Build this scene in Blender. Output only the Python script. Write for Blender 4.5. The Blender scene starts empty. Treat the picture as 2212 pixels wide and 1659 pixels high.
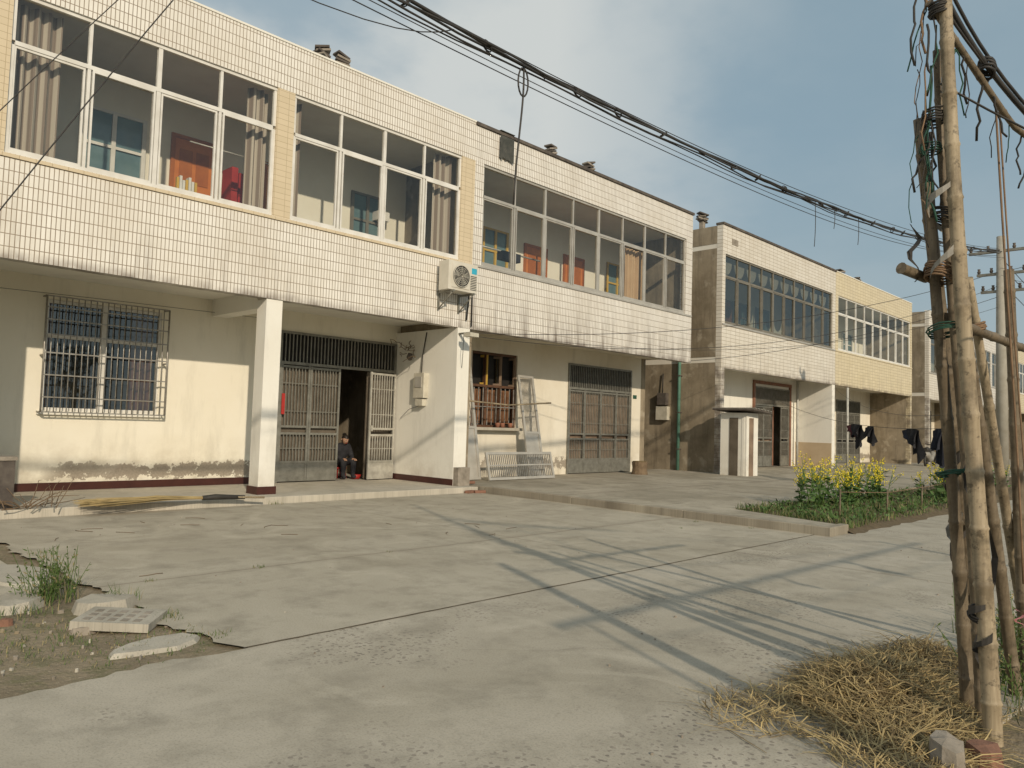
import bpy, math, random
from mathutils import Vector, Matrix, Quaternion
R = random.Random(7)
scene = bpy.context.scene
scene.view_settings.view_transform='Standard'; scene.view_settings.look='None'
scene.view_settings.exposure=0; scene.view_settings.gamma=1

# ------------------------------------------------------------------ materials
class G:
    def __init__(s,name,flat=False):
        s.flat=flat
        s.m=bpy.data.materials.new(name); s.m.use_nodes=True
        s.t=s.m.node_tree; s.n=s.t.nodes; s.l=s.t.links
        s.b=s.n['Principled BSDF']; s.out=s.n['Material Output']
        s.co=s.n.new('ShaderNodeTexCoord').outputs['Object']
        sp=s.n.new('ShaderNodeSeparateXYZ'); s.l.new(s.co,sp.inputs[0])
        s.x,s.y,s.z=sp.outputs
    def put(s,sock,v):
        if isinstance(v,bpy.types.NodeSocket): s.l.new(v,sock)
        elif isinstance(v,(tuple,list)) and len(v)==3 and sock.type=='RGBA': sock.default_value=(*v,1)
        else: sock.default_value=v
    def math(s,op,a,b=0.0,clamp=False):
        n=s.n.new('ShaderNodeMath'); n.operation=op; n.use_clamp=clamp
        s.put(n.inputs[0],a); s.put(n.inputs[1],b); return n.outputs[0]
    def vec(s,a,b,c=0.0):
        n=s.n.new('ShaderNodeCombineXYZ')
        for i,v in enumerate((a,b,c)): s.put(n.inputs[i],v)
        return n.outputs[0]
    def noise(s,scale,detail=4,rough=.55,vec=None,dist=0):
        n=s.n.new('ShaderNodeTexNoise')
        if s.flat: n.noise_dimensions='2D'
        s.l.new(vec or s.co,n.inputs['Vector'])
        n.inputs['Scale'].default_value=scale; n.inputs['Detail'].default_value=min(detail,5)
        n.inputs['Roughness'].default_value=rough; n.inputs['Distortion'].default_value=dist
        return n.outputs['Fac']
    def voro(s,scale):
        n=s.n.new('ShaderNodeTexVoronoi'); n.voronoi_dimensions='2D'
        s.l.new(s.co,n.inputs['Vector']); n.inputs['Scale'].default_value=scale
        return n.outputs['Distance'], n.outputs.get('Color')
    def rng(s,v,a,b,c=0.0,d=1.0):
        n=s.n.new('ShaderNodeMapRange'); s.put(n.inputs[0],v)
        for i,k in enumerate((a,b,c,d)): n.inputs[i+1].default_value=k
        return n.outputs[0]
    def mix(s,f,a,b,mode='MIX'):
        n=s.n.new('ShaderNodeMixRGB'); n.blend_type=mode
        s.put(n.inputs[0],f); s.put(n.inputs[1],a); s.put(n.inputs[2],b); return n.outputs[0]
    def bump(s,h,strength=.3,dist=.01):
        n=s.n.new('ShaderNodeBump'); n.inputs['Strength'].default_value=strength
        n.inputs['Distance'].default_value=dist; s.l.new(h,n.inputs['Height'])
        s.l.new(n.outputs[0],s.b.inputs['Normal'])
    def fin(s,col,rough=.8,metal=0.0,spec=.5):
        s.put(s.b.inputs['Base Color'],col); s.put(s.b.inputs['Roughness'],rough)
        s.b.inputs['Metallic'].default_value=metal
        s.b.inputs['Specular IOR Level'].default_value=spec
        return s.m

def simple(name,c1,c2=None,scale=6,rough=.8,metal=0,bump=0,spec=.3):
    g=G(name)
    if c2 is None: c2=tuple(k*.75 for k in c1)
    f=g.rng(g.noise(scale,3,.6),.3,.7)
    col=g.mix(f,c1,c2)
    if bump: g.bump(g.noise(scale*6,3),bump,.01)
    return g.fin(col,rough,metal,spec)

def tile(name,c,c2,grout,w=.06,h=.172,mort=.0065,dirt=.5,streak=1.0,zb=3.45,sl=.5):
    g=G(name)
    u=g.math('ADD',g.x,g.y)
    br=g.n.new('ShaderNodeTexBrick'); br.offset=0; br.squash=1
    g.l.new(g.vec(u,g.z,0.0),br.inputs['Vector'])
    g.put(br.inputs['Color1'],c); g.put(br.inputs['Color2'],c2); g.put(br.inputs['Mortar'],grout)
    br.inputs['Scale'].default_value=1; br.inputs['Mortar Size'].default_value=mort
    br.inputs['Mortar Smooth'].default_value=.2; br.inputs['Brick Width'].default_value=w; br.inputs['Row Height'].default_value=h
    big=g.rng(g.noise(.9,5,.65),.35,.75)
    col=g.mix(g.math('MULTIPLY',big,dirt),br.outputs['Color'],(.47,.40,.30))
    st=g.noise(1,5,.7,vec=g.vec(g.math('MULTIPLY',u,4.5),g.math('MULTIPLY',g.z,.35),0.0))
    st=g.rng(st,sl,sl+.26)
    low=g.rng(g.z,zb,zb+.95,1.0,.15)
    col=g.mix(g.math('MULTIPLY',g.math('MULTIPLY',st,low),streak,True),col,(.13,.10,.075))
    edge=g.rng(g.z,zb,zb+.14,.75,0.0)
    col=g.mix(g.math('MULTIPLY',edge,g.rng(g.noise(3,4),.35,.6)),col,(.12,.09,.07))
    g.bump(br.outputs['Fac'],.25,-.004)
    return g.fin(col,g.rng(br.outputs['Fac'],0,1,.4,.85),0,.4)

def plaster(name,c,c2,peel=True,grime=.7):
    g=G(name)
    col=g.mix(g.rng(g.noise(.7,5,.6),.3,.72),c,c2)
    st=g.noise(1,5,.7,vec=g.vec(g.math('MULTIPLY',g.math('ADD',g.x,g.y),3),g.math('MULTIPLY',g.z,.5),0.0))
    col=g.mix(g.math('MULTIPLY',g.rng(st,.52,.8),.45),col,tuple(k*.6 for k in c2))
    lowz=g.rng(g.z,.1,1.1,1.0,0.0)
    gn=g.noise(2.2,5,.68)
    col=g.mix(g.math('MULTIPLY',g.math('MULTIPLY',lowz,g.rng(gn,.4,.65)),grime),col,(.37,.31,.22))
    if peel:
        zc=g.math('ABSOLUTE',g.math('SUBTRACT',g.z,.42))
        band=g.rng(zc,.06,.28,.26,-.12)
        px=g.noise(5.5,5,.72)
        m=g.rng(g.math('ADD',px,band),.64,.67)
        m=g.math('MULTIPLY',m,g.rng(g.noise(.45,1),.42,.5))
        col=g.mix(m,col,g.mix(g.noise(30,3),(.2,.17,.13),(.42,.37,.30)))
    g.bump(g.noise(14,4),.2,.012)
    return g.fin(col,.88,0,.25)

def concrete(name,c,c2,joint=None,pebble=False,dark=(.2,.17,.13)):
    g=G(name,True)
    col=g.mix(g.rng(g.noise(.55,5,.62,dist=.6),.32,.68),c,c2)
    col=g.mix(g.math('MULTIPLY',g.rng(g.noise(2.3,5,.7),.46,.75),.55),col,tuple(k*.6 for k in c2))
    col=g.mix(g.math('MULTIPLY',g.rng(g.noise(1.1,4,.6,dist=1.0),.55,.72),.4),col,tuple(min(.75,k*1.25) for k in c))
    col=g.mix(g.math('MULTIPLY',g.rng(g.noise(90,2,.6),.5,.8),.45),col,tuple(k*.5 for k in c2))
    if pebble:
        d,cc=g.voro(26)
        m=g.math('MULTIPLY',g.math('LESS_THAN',d,.30),g.rng(g.noise(.8,3,.6),.50,.62))
        m=g.math('MULTIPLY',m,g.math('GREATER_THAN',g.noise(19,1),.5))
        col=g.mix(g.math('MULTIPLY',m,.8),col,g.mix(cc,(.15,.13,.11),(.3,.265,.22)))
    if joint:
        wob=g.math('MULTIPLY',g.math('SUBTRACT',g.noise(2,3),.5),.09)
        for ax,p,w in joint:
            s=g.x if ax=='x' else g.y
            dd=g.math('ABSOLUTE',g.math('SUBTRACT',g.math('ADD',s,wob),p))
            col=g.mix(g.rng(dd,w*.4,w,.75,0.0),col,dark)
            col=g.mix(g.rng(dd,w,w*9,.22,0.0),col,dark)
    g.bump(g.noise(45,3,.7),.35,.006)
    return g.fin(col,.9,0,.25)

TILE1=tile('white_tile',(.82,.80,.745),(.76,.735,.67),(.26,.21,.16),dirt=.34,streak=.6)
TILE2=tile('white_tile_stained',(.82,.80,.75),(.76,.74,.68),(.25,.205,.16),dirt=.28,streak=1.0,sl=.45)
TILE3=tile('grey_tile',(.72,.685,.61),(.66,.62,.54),(.3,.25,.18),w=.3,h=.12,dirt=.35,streak=.6)
TILE4=tile('cream_tile',(.68,.595,.41),(.62,.535,.355),(.34,.27,.16),w=.3,h=.13,dirt=.3,streak=.5)
PIL=tile('beige_tile',(.64,.54,.38),(.60,.505,.35),(.40,.32,.2),w=.2,h=.10,mort=.004,dirt=.15,streak=.15)
PLA=plaster('cream_plaster',(.81,.775,.67),(.75,.705,.58))
PLA2=plaster('stained_plaster',(.77,.73,.63),(.65,.59,.47))
PLAW=plaster('white_plaster',(.80,.785,.72),(.74,.715,.64),peel=False,grime=.4)
INN=simple('inner_wall_paint',(.80,.77,.67),(.75,.71,.60),2,.9)
CEIL=simple('ceiling_plaster',(.74,.71,.63),(.66,.62,.54),1.5,.9)
def sidewall():
    g=G('bare_render_wall')
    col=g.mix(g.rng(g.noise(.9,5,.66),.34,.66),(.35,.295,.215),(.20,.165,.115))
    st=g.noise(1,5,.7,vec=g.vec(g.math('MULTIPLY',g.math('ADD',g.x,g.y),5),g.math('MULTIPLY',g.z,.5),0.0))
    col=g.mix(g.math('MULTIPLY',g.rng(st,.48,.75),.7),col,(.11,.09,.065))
    col=g.mix(g.math('MULTIPLY',g.rng(g.noise(2.4,4),.58,.68),.5),col,(.46,.41,.32))
    g.bump(g.noise(20,4),.4,.012)
    return g.fin(col,.93,0,.2)
SIDE=sidewall()
COPE=simple('dark_coping',(.06,.05,.045),(.14,.12,.1),5,.8)
PLINTH=simple('maroon_plinth_tile',(.075,.028,.022),(.05,.02,.017),4,.35)
FLOORT=concrete('porch_floor',(.52,.48,.405),(.44,.405,.33))
COURT=concrete('courtyard_concrete',(.455,.415,.335),(.355,.32,.25),joint=[('y',6.7,.014),('x',7.0,.005)])
ROAD=concrete('road_concrete',(.455,.415,.34),(.37,.335,.265),joint=[('x',8.4,.008),('x',14.0,.014),('x',20.,.014)],pebble=True)
PLAT=concrete('terrace_concrete',(.42,.38,.305),(.29,.26,.20),joint=[('x',15.5,.02),('x',20.5,.02),('y',9.4,.018)])
KERB=concrete('shaded_kerb_concrete',(.37,.335,.265),(.22,.19,.145))  # darker concrete; shade on the kerb face is put into the colour
SLAB=concrete('slab_concrete',(.48,.45,.38),(.36,.33,.27))
JOINT=simple('joint_dirt',(.20,.17,.13),(.14,.12,.09),3,.95)
FRW=simple('white_window_frame',(.74,.73,.69),(.60,.58,.53),3,.4)
FRG=simple('aluminium_frame',(.50,.48,.43),(.38,.36,.32),3,.4,.25)
FRD=simple('dark_aluminium_frame',(.17,.155,.125),(.24,.22,.18),3,.5,.2)
STEEL=simple('gate_steel',(.27,.265,.23),(.17,.165,.14),7,.45,.35)
STEELB=simple('bright_gate_steel',(.58,.57,.51),(.40,.385,.34),8,.4,.35)
BARS=simple('window_bar_steel',(.42,.41,.38),(.22,.2,.17),9,.45,.5)
BACK=simple('gate_backing_panel',(.15,.125,.095),(.095,.078,.058),3,.6)
BACK2=simple('gate_backing_panel_tan',(.27,.195,.135),(.17,.12,.085),2.5,.6)
WOOD=simple('brown_door_wood',(.24,.12,.06),(.15,.07,.035),8,.6)
WOODD=simple('dark_window_wood',(.13,.065,.035),(.08,.045,.03),8,.6)
BRF=simple('red_brown_door_frame',(.27,.135,.085),(.18,.09,.06),6,.6)
ORANGE=simple('orange_door_wood',(.60,.21,.05),(.48,.15,.035),4,.45)
ORANGED=simple('door_panel_wood',(.43,.14,.03),(.33,.10,.025),4,.45)
YEL=simple('yellow_frame_paint',(.62,.40,.08),(.5,.32,.06),4,.5)
RED=simple('red_paper',(.42,.035,.03),(.32,.025,.02),4,.6)
PINK=simple('pink_curtain',(.36,.20,.18),(.24,.12,.11),5,.9)
BLUEG=simple('blue_glass_backing',(.15,.23,.24),(.09,.155,.17),2,.12,0,spec=.6)
DARK=simple('interior_shade',(.025,.022,.02),(.014,.013,.012),2,.6)  # near-black sheets and panes; shade of unlit rooms painted as colour
ROOM_SHADE=simple('shaded_room_wall',(.05,.045,.04),(.035,.03,.026),2,.9)  # wall colour near black, so the room's shade is painted in
ACW=simple('ac_casing',(.64,.61,.53),(.54,.51,.43),3,.45)
ACD=simple('ac_dark',(.06,.06,.055),(.03,.03,.03),3,.5)
CYAN=simple('cyan_sticker',(.05,.4,.55),(.04,.35,.5),3,.4)
BLACK=simple('black_rubber',(.025,.024,.022),(.05,.045,.04),8,.6)
CABLE=simple('cable_sheath',(.03,.03,.03),(.06,.055,.05),8,.55)
GREENP=simple('green_pipe',(.12,.25,.19),(.08,.18,.14),5,.5)
PVC=simple('pvc_pipe',(.5,.5,.46),(.4,.39,.35),5,.5)
BOXM=simple('meter_box_paint',(.58,.55,.46),(.45,.42,.34),6,.5)
BRICK=simple('red_brick',(.27,.14,.095),(.18,.1,.07),10,.9,bump=.4)
STONE=simple('grey_stone',(.34,.30,.25),(.2,.175,.14),6,.9,bump=.6)
TERRA=simple('terracotta',(.30,.13,.08),(.22,.1,.065),6,.8)
SOIL=simple('garden_soil',(.15,.115,.07),(.09,.07,.042),8,.95,bump=.6)
STUMP=simple('stump_bark',(.22,.16,.1),(.12,.085,.055),9,.9,bump=.6)
STRAW=simple('straw',(.52,.40,.19),(.34,.25,.115),3,.75)
STRAWD=simple('old_straw',(.25,.185,.095),(.15,.11,.055),3,.85)
STEM=simple('green_stem',(.10,.17,.04),(.07,.12,.03),5,.6)
LEAF=simple('rape_leaf',(.075,.145,.035),(.045,.09,.028),3,.6)
LEAFY=simple('grass_blade',(.115,.165,.045),(.07,.105,.032),2,.65)
GRD=simple('dry_weed',(.3,.25,.13),(.2,.17,.09),2,.8)
YFLOW=simple('yellow_petals',(.78,.64,.03),(.68,.54,.02),8,.6)
CLB=simple('black_cloth',(.02,.02,.023),(.035,.035,.04),10,.9)
CLM=simple('maroon_cloth',(.11,.03,.035),(.06,.02,.022),10,.9)
CLN=simple('navy_cloth',(.018,.02,.03),(.03,.033,.045),10,.9)
SKIN=simple('skin',(.40,.24,.16),(.35,.2,.13),10,.6)
HAIR=simple('hair',(.015,.012,.01),(.03,.025,.02),20,.5)
REDP=simple('red_plastic',(.38,.03,.025),(.3,.025,.02),5,.4)
PINKT=simple('pink_tie',(.45,.2,.2),(.35,.14,.15),5,.6)
TWG=simple('green_twine',(.03,.10,.065),(.02,.06,.042),15,.7)
TWB=simple('brown_rope',(.27,.18,.11),(.17,.11,.07),12,.85)
RAG=simple('pale_plastic_strip',(.30,.285,.25),(.2,.19,.165),8,.6)
TWIG=simple('dry_twig',(.2,.14,.09),(.12,.085,.05),12,.85)
CONC=simple('pole_concrete',(.38,.36,.31),(.3,.28,.23),5,.85)
BARK=simple('tree_bark',(.10,.08,.06),(.06,.05,.035),6,.9)
FARL=simple('distant_foliage',(.075,.10,.05),(.05,.065,.035),.5,.9)
TARP=simple('weathered_tarp',(.05,.055,.05),(.09,.09,.08),9,.85)
LACE=simple('lace',(.45,.42,.36))
BLIND=simple('tan_blind',(.5,.36,.22),(.44,.3,.18),3,.9)
DADO=simple('tan_dado',(.5,.4,.27),(.45,.35,.23),3,.8)
def bamboo_mat(name,c,c2,blot=.6):
    g=G(name)
    st=g.noise(1,4,.65,vec=g.vec(g.math('MULTIPLY',g.x,60),g.math('MULTIPLY',g.y,60),g.math('MULTIPLY',g.z,2.5)))
    col=g.mix(g.rng(st,.3,.7),c,c2)
    col=g.mix(g.math('MULTIPLY',g.rng(g.noise(4,5,.75),.44,.62),blot),col,(.09,.068,.042))
    col=g.mix(g.math('MULTIPLY',g.rng(g.noise(22,3,.7),.56,.66),.6),col,(.05,.04,.028))
    g.bump(st,.4,.004)
    return g.fin(col,.6,0,.3)
BAM=bamboo_mat('bamboo_cane',(.42,.345,.235),(.27,.215,.14))
BAMD=bamboo_mat('weathered_bamboo',(.23,.185,.125),(.135,.105,.07),.75)
def curtain_mat():
    g=G('striped_curtain')
    w=g.math('SINE',g.math('MULTIPLY',g.x,75))
    col=g.mix(g.rng(w,-.3,.3),(.48,.43,.36),(.25,.20,.16))
    return g.fin(col,.95,0,.1)
CURT=curtain_mat()
def ground_mat():
    g=G('bare_earth',True)
    col=g.mix(g.rng(g.noise(1.2,5,.65),.35,.65),(.28,.23,.16),(.19,.155,.105))
    col=g.mix(g.math('MULTIPLY',g.rng(g.noise(3.5,5,.7),.5,.62),.5),col,(.12,.13,.055))
    col=g.mix(g.math('MULTIPLY',g.rng(g.noise(45,4,.7),.55,.7),.5),col,(.4,.345,.26))
    g.bump(g.noise(12,5,.7),.7,.03)
    return g.fin(col,.95,0,.2)
EARTH=ground_mat()
def glass_mat(name,refl=.05,mx_=.6,tint=(.86,.88,.86)):
    m=bpy.data.materials.new(name); m.use_nodes=True; t=m.node_tree; n=t.nodes; n.clear()
    o=n.new('ShaderNodeOutputMaterial'); mx=n.new('ShaderNodeMixShader')
    tr=n.new('ShaderNodeBsdfTransparent'); tr.inputs[0].default_value=(*tint,1)
    gl=n.new('ShaderNodeBsdfGlossy'); gl.inputs['Roughness'].default_value=.02; gl.inputs[0].default_value=(.9,.95,.95,1)
    lw=n.new('ShaderNodeLayerWeight'); lw.inputs[0].default_value=.3
    mr=n.new('ShaderNodeMapRange'); mr.inputs[3].default_value=refl; mr.inputs[4].default_value=mx_
    t.links.new(lw.outputs['Fresnel'],mr.inputs[0]); t.links.new(mr.outputs[0],mx.inputs[0])
    t.links.new(tr.outputs[0],mx.inputs[1]); t.links.new(gl.outputs[0],mx.inputs[2]); t.links.new(mx.outputs[0],o.inputs[0])
    return m
GLASS=glass_mat('window_glass',.06,.5,(.96,.97,.95))
GLASSD=glass_mat('tinted_window_glass',.12,.7,(.60,.62,.58))

# ------------------------------------------------------------------ mesh helper
class MB:
    def __init__(s): s.v=[];s.f=[];s.mi=[];s.mats=[];s.sm=[]
    def mid(s,m):
        if m not in s.mats: s.mats.append(m)
        return s.mats.index(m)
    def face(s,pts,mat,smooth=False):
        b=len(s.v); s.v+= [tuple(p) for p in pts]; s.f.append(tuple(range(b,b+len(pts)))); s.mi.append(s.mid(mat)); s.sm.append(smooth)
    def box(s,x0,x1,y0,y1,z0,z1,mat,M=None):
        b=len(s.v)
        P=[(x0,y0,z0),(x1,y0,z0),(x1,y1,z0),(x0,y1,z0),(x0,y0,z1),(x1,y0,z1),(x1,y1,z1),(x0,y1,z1)]
        if M is not None: P=[tuple(M@Vector(p)) for p in P]
        s.v+=P; k=s.mid(mat)
        for q in ((0,3,2,1),(4,5,6,7),(0,1,5,4),(1,2,6,5),(2,3,7,6),(3,0,4,7)):
            s.f.append(tuple(b+i for i in q)); s.mi.append(k); s.sm.append(False)
    def tube(s,pts,rad,mat,n=8,caps=True,smooth=True):
        pts=[Vector(p) for p in pts]
        if not isinstance(rad,(list,tuple)): rad=[rad]*len(pts)
        k=s.mid(mat); rings=[]; up=None
        for i,p in enumerate(pts):
            t=(pts[min(i+1,len(pts)-1)]-pts[max(i-1,0)])
            t=t.normalized() if t.length>1e-9 else Vector((0,0,1))
            if up is None:
                up=Vector((0,0,1)) if abs(t.z)<.9 else Vector((1,0,0))
            a=(up-t*up.dot(t)); a=a.normalized() if a.length>1e-6 else t.orthogonal().normalized()
            up=a; c=t.cross(a); b=len(s.v)
            for j in range(n):
                an=2*math.pi*j/n; s.v.append(tuple(p+(a*math.cos(an)+c*math.sin(an))*rad[i]))
            rings.append(b)
        for i in range(len(rings)-1):
            for j in range(n):
                s.f.append((rings[i]+j,rings[i]+(j+1)%n,rings[i+1]+(j+1)%n,rings[i+1]+j)); s.mi.append(k); s.sm.append(smooth)
        if caps:
            s.f.append(tuple(rings[0]+j for j in reversed(range(n)))); s.mi.append(k); s.sm.append(False)
            s.f.append(tuple(rings[-1]+j for j in range(n))); s.mi.append(k); s.sm.append(False)
    def blade(s,p,d,h,w,mat,bend=.4):
        p=Vector(p); d=Vector((math.cos(d),math.sin(d),0)); sd=Vector((-d.y,d.x,0))*w
        a=p+Vector((0,0,h*.55))+d*h*bend*.3; t=p+Vector((0,0,h))+d*h*bend
        s.face([p-sd,p+sd,a+sd*.7,a-sd*.7],mat); s.face([a-sd*.7,a+sd*.7,t],mat)
    def leaf(s,p,n1,L,W,mat):
        p=Vector(p); a=Vector(n1).normalized(); b=a.orthogonal().normalized(); b.rotate(Quaternion(a,R.random()*6.28))
        s.face([p,p+a*L*.5+b*W*.5,p+a*L,p+a*L*.5-b*W*.5],mat)
    def obj(s,name,parent=None,bevel=0):
        me=bpy.data.meshes.new(name); me.from_pydata(s.v,[],s.f)
        for m in s.mats: me.materials.append(m)
        me.polygons.foreach_set('material_index',s.mi); me.polygons.foreach_set('use_smooth',s.sm)
        me.update(); o=bpy.data.objects.new(name,me); scene.collection.objects.link(o)
        if parent: o.parent=parent
        if bevel:
            bv=o.modifiers.new('bevel','BEVEL'); bv.width=bevel; bv.segments=2; bv.limit_method='ANGLE'
        return o
def empty(name):
    o=bpy.data.objects.new(name,None); scene.collection.objects.link(o); return o
def wall(mb,xa,xb,y0,y1,z0,z1,ops,mat):
    xs=sorted({xa,xb,*[o[0] for o in ops],*[o[1] for o in ops]}); zs=sorted({z0,z1,*[o[2] for o in ops],*[o[3] for o in ops]})
    xs=[x for x in xs if xa<=x<=xb]; zs=[z for z in zs if z0<=z<=z1]
    for i in range(len(xs)-1):
        run=None
        for j in range(len(zs)-1):
            cx=(xs[i]+xs[i+1])/2; cz=(zs[j]+zs[j+1])/2
            if any(o[0]<cx<o[1] and o[2]<cz<o[3] for o in ops):
                if run: mb.box(xs[i],xs[i+1],y0,y1,run[0],run[1],mat); run=None
            else: run=(run[0],zs[j+1]) if run else (zs[j],zs[j+1])
        if run: mb.box(xs[i],xs[i+1],y0,y1,run[0],run[1],mat)

# ------------------------------------------------------------------ building parts
ZB,ZS,ZTR,ZW,ZT=3.45,4.88,6.42,7.13,7.97
def window_bay(fr,gl,xa,xb,n,mat,glass,y=12.0,z0=ZS,zt=ZTR,z1=ZW):
    fr.box(xa,xb,y+.03,y+.10,z0,z0+.055,mat); fr.box(xa,xb,y+.03,y+.10,z1-.055,z1,mat)
    fr.box(xa+.05,xb-.05,y+.035,y+.095,zt-.03,zt+.03,mat)
    w=(xb-xa)/n
    for i in range(n+1):
        x=xa+w*i; t=.032 if (i%2==0) else .022
        l=x if i==0 else x-t; r=x if i==n else x+t
        if i==0: r=x+.05
        if i==n: l=x-.05
        fr.box(l,r,y+.04,y+.09,z0+.055,zt-.03,mat); fr.box(l,r,y+.04,y+.09,zt+.03,z1-.055,mat)
    for i in range(n):
        a=xa+w*i+.045; b=xa+w*(i+1)-.045; yy=y+.062 if i%2 else y+.078
        for (p,q,u,v) in ((a,a+.028,z0+.055,zt-.03),(b-.028,b,z0+.055,zt-.03),(a+.028,b-.028,z0+.055,z0+.09),(a+.028,b-.028,zt-.065,zt-.03)):
            fr.box(p,q,yy-.03,yy+.012,u,v,mat)
    for i in range(n):
        a=xa+w*i; b=a+w; d=R.uniform(-.004,.004)
        for (u,v) in ((z0,zt),(zt,z1)):
            e=R.uniform(-.003,.003)
            gl.face([(a,y+.07+d,u),(b,y+.07-d,u),(b,y+.07-d+e,v),(a,y+.07+d+e,v)],glass)
def leafp(mb,a,b,y,z0,z1,mat,M=None):
    mb.box(a,a+.045,y,y+.035,z0,z1,mat,M); mb.box(b-.045,b,y,y+.035,z0,z1,mat,M)
    H=z1-z0
    for q in (0,.155,.40,.46,.975):
        zz=z0+H*q; mb.box(a+.045,b-.045,y+.002,y+.033,zz,min(z1,zz+.045),mat,M)
    for q in (.28,.60,.84):
        zz=z0+H*q; mb.box(a+.045,b-.045,y+.010,y+.024,zz,zz+.014,mat,M)
    mb.box(a+.045,b-.045,y+.012,y+.02,z0+.045,z0+H*.155,mat,M)
    k=max(3,int((b-a-.09)/.068))
    for i in range(1,k):
        x=a+.045+(b-a-.09)*i/k
        mb.box(x-.009,x+.009,y+.007,y+.027,z0+H*.155+.045,z0+H*.40,mat,M)
        mb.box(x-.009,x+.009,y+.007,y+.027,z0+H*.46+.045,z0+H*.975,mat,M)
def gate(mb,xa,xb,y,z0,zm,zt,n,mat,skip=()):
    w=(xb-xa)/n
    mb.box(xa,xa+.06,y,y+.07,z0,zt,mat); mb.box(xb-.06,xb,y,y+.07,z0,zt,mat)
    mb.box(xa+.06,xb-.06,y+.004,y+.066,zm,zm+.06,mat); mb.box(xa+.06,xb-.06,y+.004,y+.066,zt-.05,zt,mat)
    k=int((xb-xa)/.085)
    for i in range(1,k): 
        x=xa+.06+(xb-xa-.12)*i/k; mb.box(x-.011,x+.011,y+.02,y+.045,zm+.06,zt-.05,mat)
    for i in range(n):
        if i in skip: continue
        leafp(mb,max(xa+.062,xa+w*i+.004),min(xb-.062,xa+w*(i+1)-.004),y+.012,z0+.02,zm-.006,mat)
def panel_door(mb,xa,xb,y,z0,z1,m1=None,m2=None):
    m1=m1 or ORANGE; m2=m2 or ORANGED
    mb.box(xa-.07,xa,y-.05,y,z0,z1+.07,m2); mb.box(xb,xb+.07,y-.05,y,z0,z1+.07,m2); mb.box(xa,xb,y-.05,y,z1,z1+.07,m2)
    mb.box(xa,xb,y-.03,y,z0,z1,m1); w=xb-xa
    for (u0,u1) in ((.12,.45),(.55,.88)):
        for (v0,v1) in ((.08,.38),(.48,.62),(.7,.93)):
            mb.box(xa+w*u0,xa+w*u1,y-.042,y-.03,z0+(z1-z0)*v0,z0+(z1-z0)*v1,m2)
def inner_window(mb,xa,xb,y,z0,z1,fr=None,gl=None,n=2):
    fr=fr or FRW; gl=gl or BLUEG
    mb.box(xa,xb,y-.02,y,z0,z1,gl)
    for i in range(n+1):
        x=xa+(xb-xa)*i/n; mb.box(x-.035,x+.035,y-.06,y-.02,z0,z1,fr)
    zz=z0+(z1-z0)*.72
    for q in (z0,zz,z1-.05): mb.box(xa+.035,xb-.035,y-.055,y-.02,q,q+.05,fr)
def curtain(mb,xa,xb,y,z0,z1,mat=None):
    mat=mat or CURT
    n=int((xb-xa)/.025); prev=None
    for i in range(n+1):
        x=xa+(xb-xa)*i/n; yy=y+.05*math.sin(x*42)+.02*math.sin(x*17)
        if prev: mb.face([(prev[0],prev[1],z0),(x,yy,z0),(x,yy,z1),(prev[0],prev[1],z1)],mat,True)
        prev=(x,yy)

def house(name,x0,x1,tm,bays,fm,pm=None,yb=14.1,zt=ZT,gops=(),ground=None,glass=None,side=None,cope=None,right_front=True):
    """shell of a two-storey row house with glazed upper gallery over a recessed porch"""
    ground=ground or PLA; glass=glass or GLASS; side=side or SIDE
    E=empty(name); W=MB(); F=MB(); GL=MB(); D=MB()
    pm=pm or tm
    W.box(x0,x1,12.0,12.2,ZB,ZS,tm); W.box(x0,x1,12.0,12.2,ZW,zt,tm)
    W.box(x0+.02,x1-.02,11.975,12.0,ZS-.06,ZS-.01,FRG if fm is not FRW else pm)
    xs=[x0]
    for b in bays: xs+= [b[0],b[1]]
    xs.append(x1)
    for i in range(0,len(xs),2):
        if xs[i+1]-xs[i]>.01: W.box(xs[i],xs[i+1],12.003,12.2,ZS,ZW,pm)
    for b in bays: window_bay(F,GL,b[0],b[1],b[2],fm,glass)
    W.box(x0+.01,x1-.01,12.2,22.0,3.62,3.80,CEIL); W.box(x0+.01,x1-.01,12.2,22.0,7.30,7.45,CEIL)
    W.box(x0+.24,x1-.24,14.1,14.3,3.83,7.30,INN)
    W.box(x0+.24,x1-.24,12.2,14.1,3.80,3.83,FLOORT)
    for a,b,full in ((x0,x0+.24,True),(x1-.24,x1,right_front)):
        W.box(a,b,12.2,22.2,3.80,7.30,side); W.box(a,b,12.2,22.2,7.45,zt-.02,side)
        W.box(a,b,12.2 if full else yb,22.2,0.0,3.62,side)
    W.box(x0+.24,x1-.24,22.0,22.2,0,zt-.3,side)
    wall(W,x0+.24,x1-.24,yb,yb+.22,.12,3.62,list(gops),ground)
    W.box(x0+.25,x1-.25,yb,22.0,-.02,.115,FLOORT)
    W.box(x0+.24,x1-.24,17.0,17.1,.12,3.62,ROOM_SHADE)
    if cope: W.box(x0-.02,x1+.03,11.96,12.24,zt,zt+.07,cope)
    else: W.box(x0,x1,11.985,12.22,zt,zt+.035,PLAW)
    return E,W,F,GL,D

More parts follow.
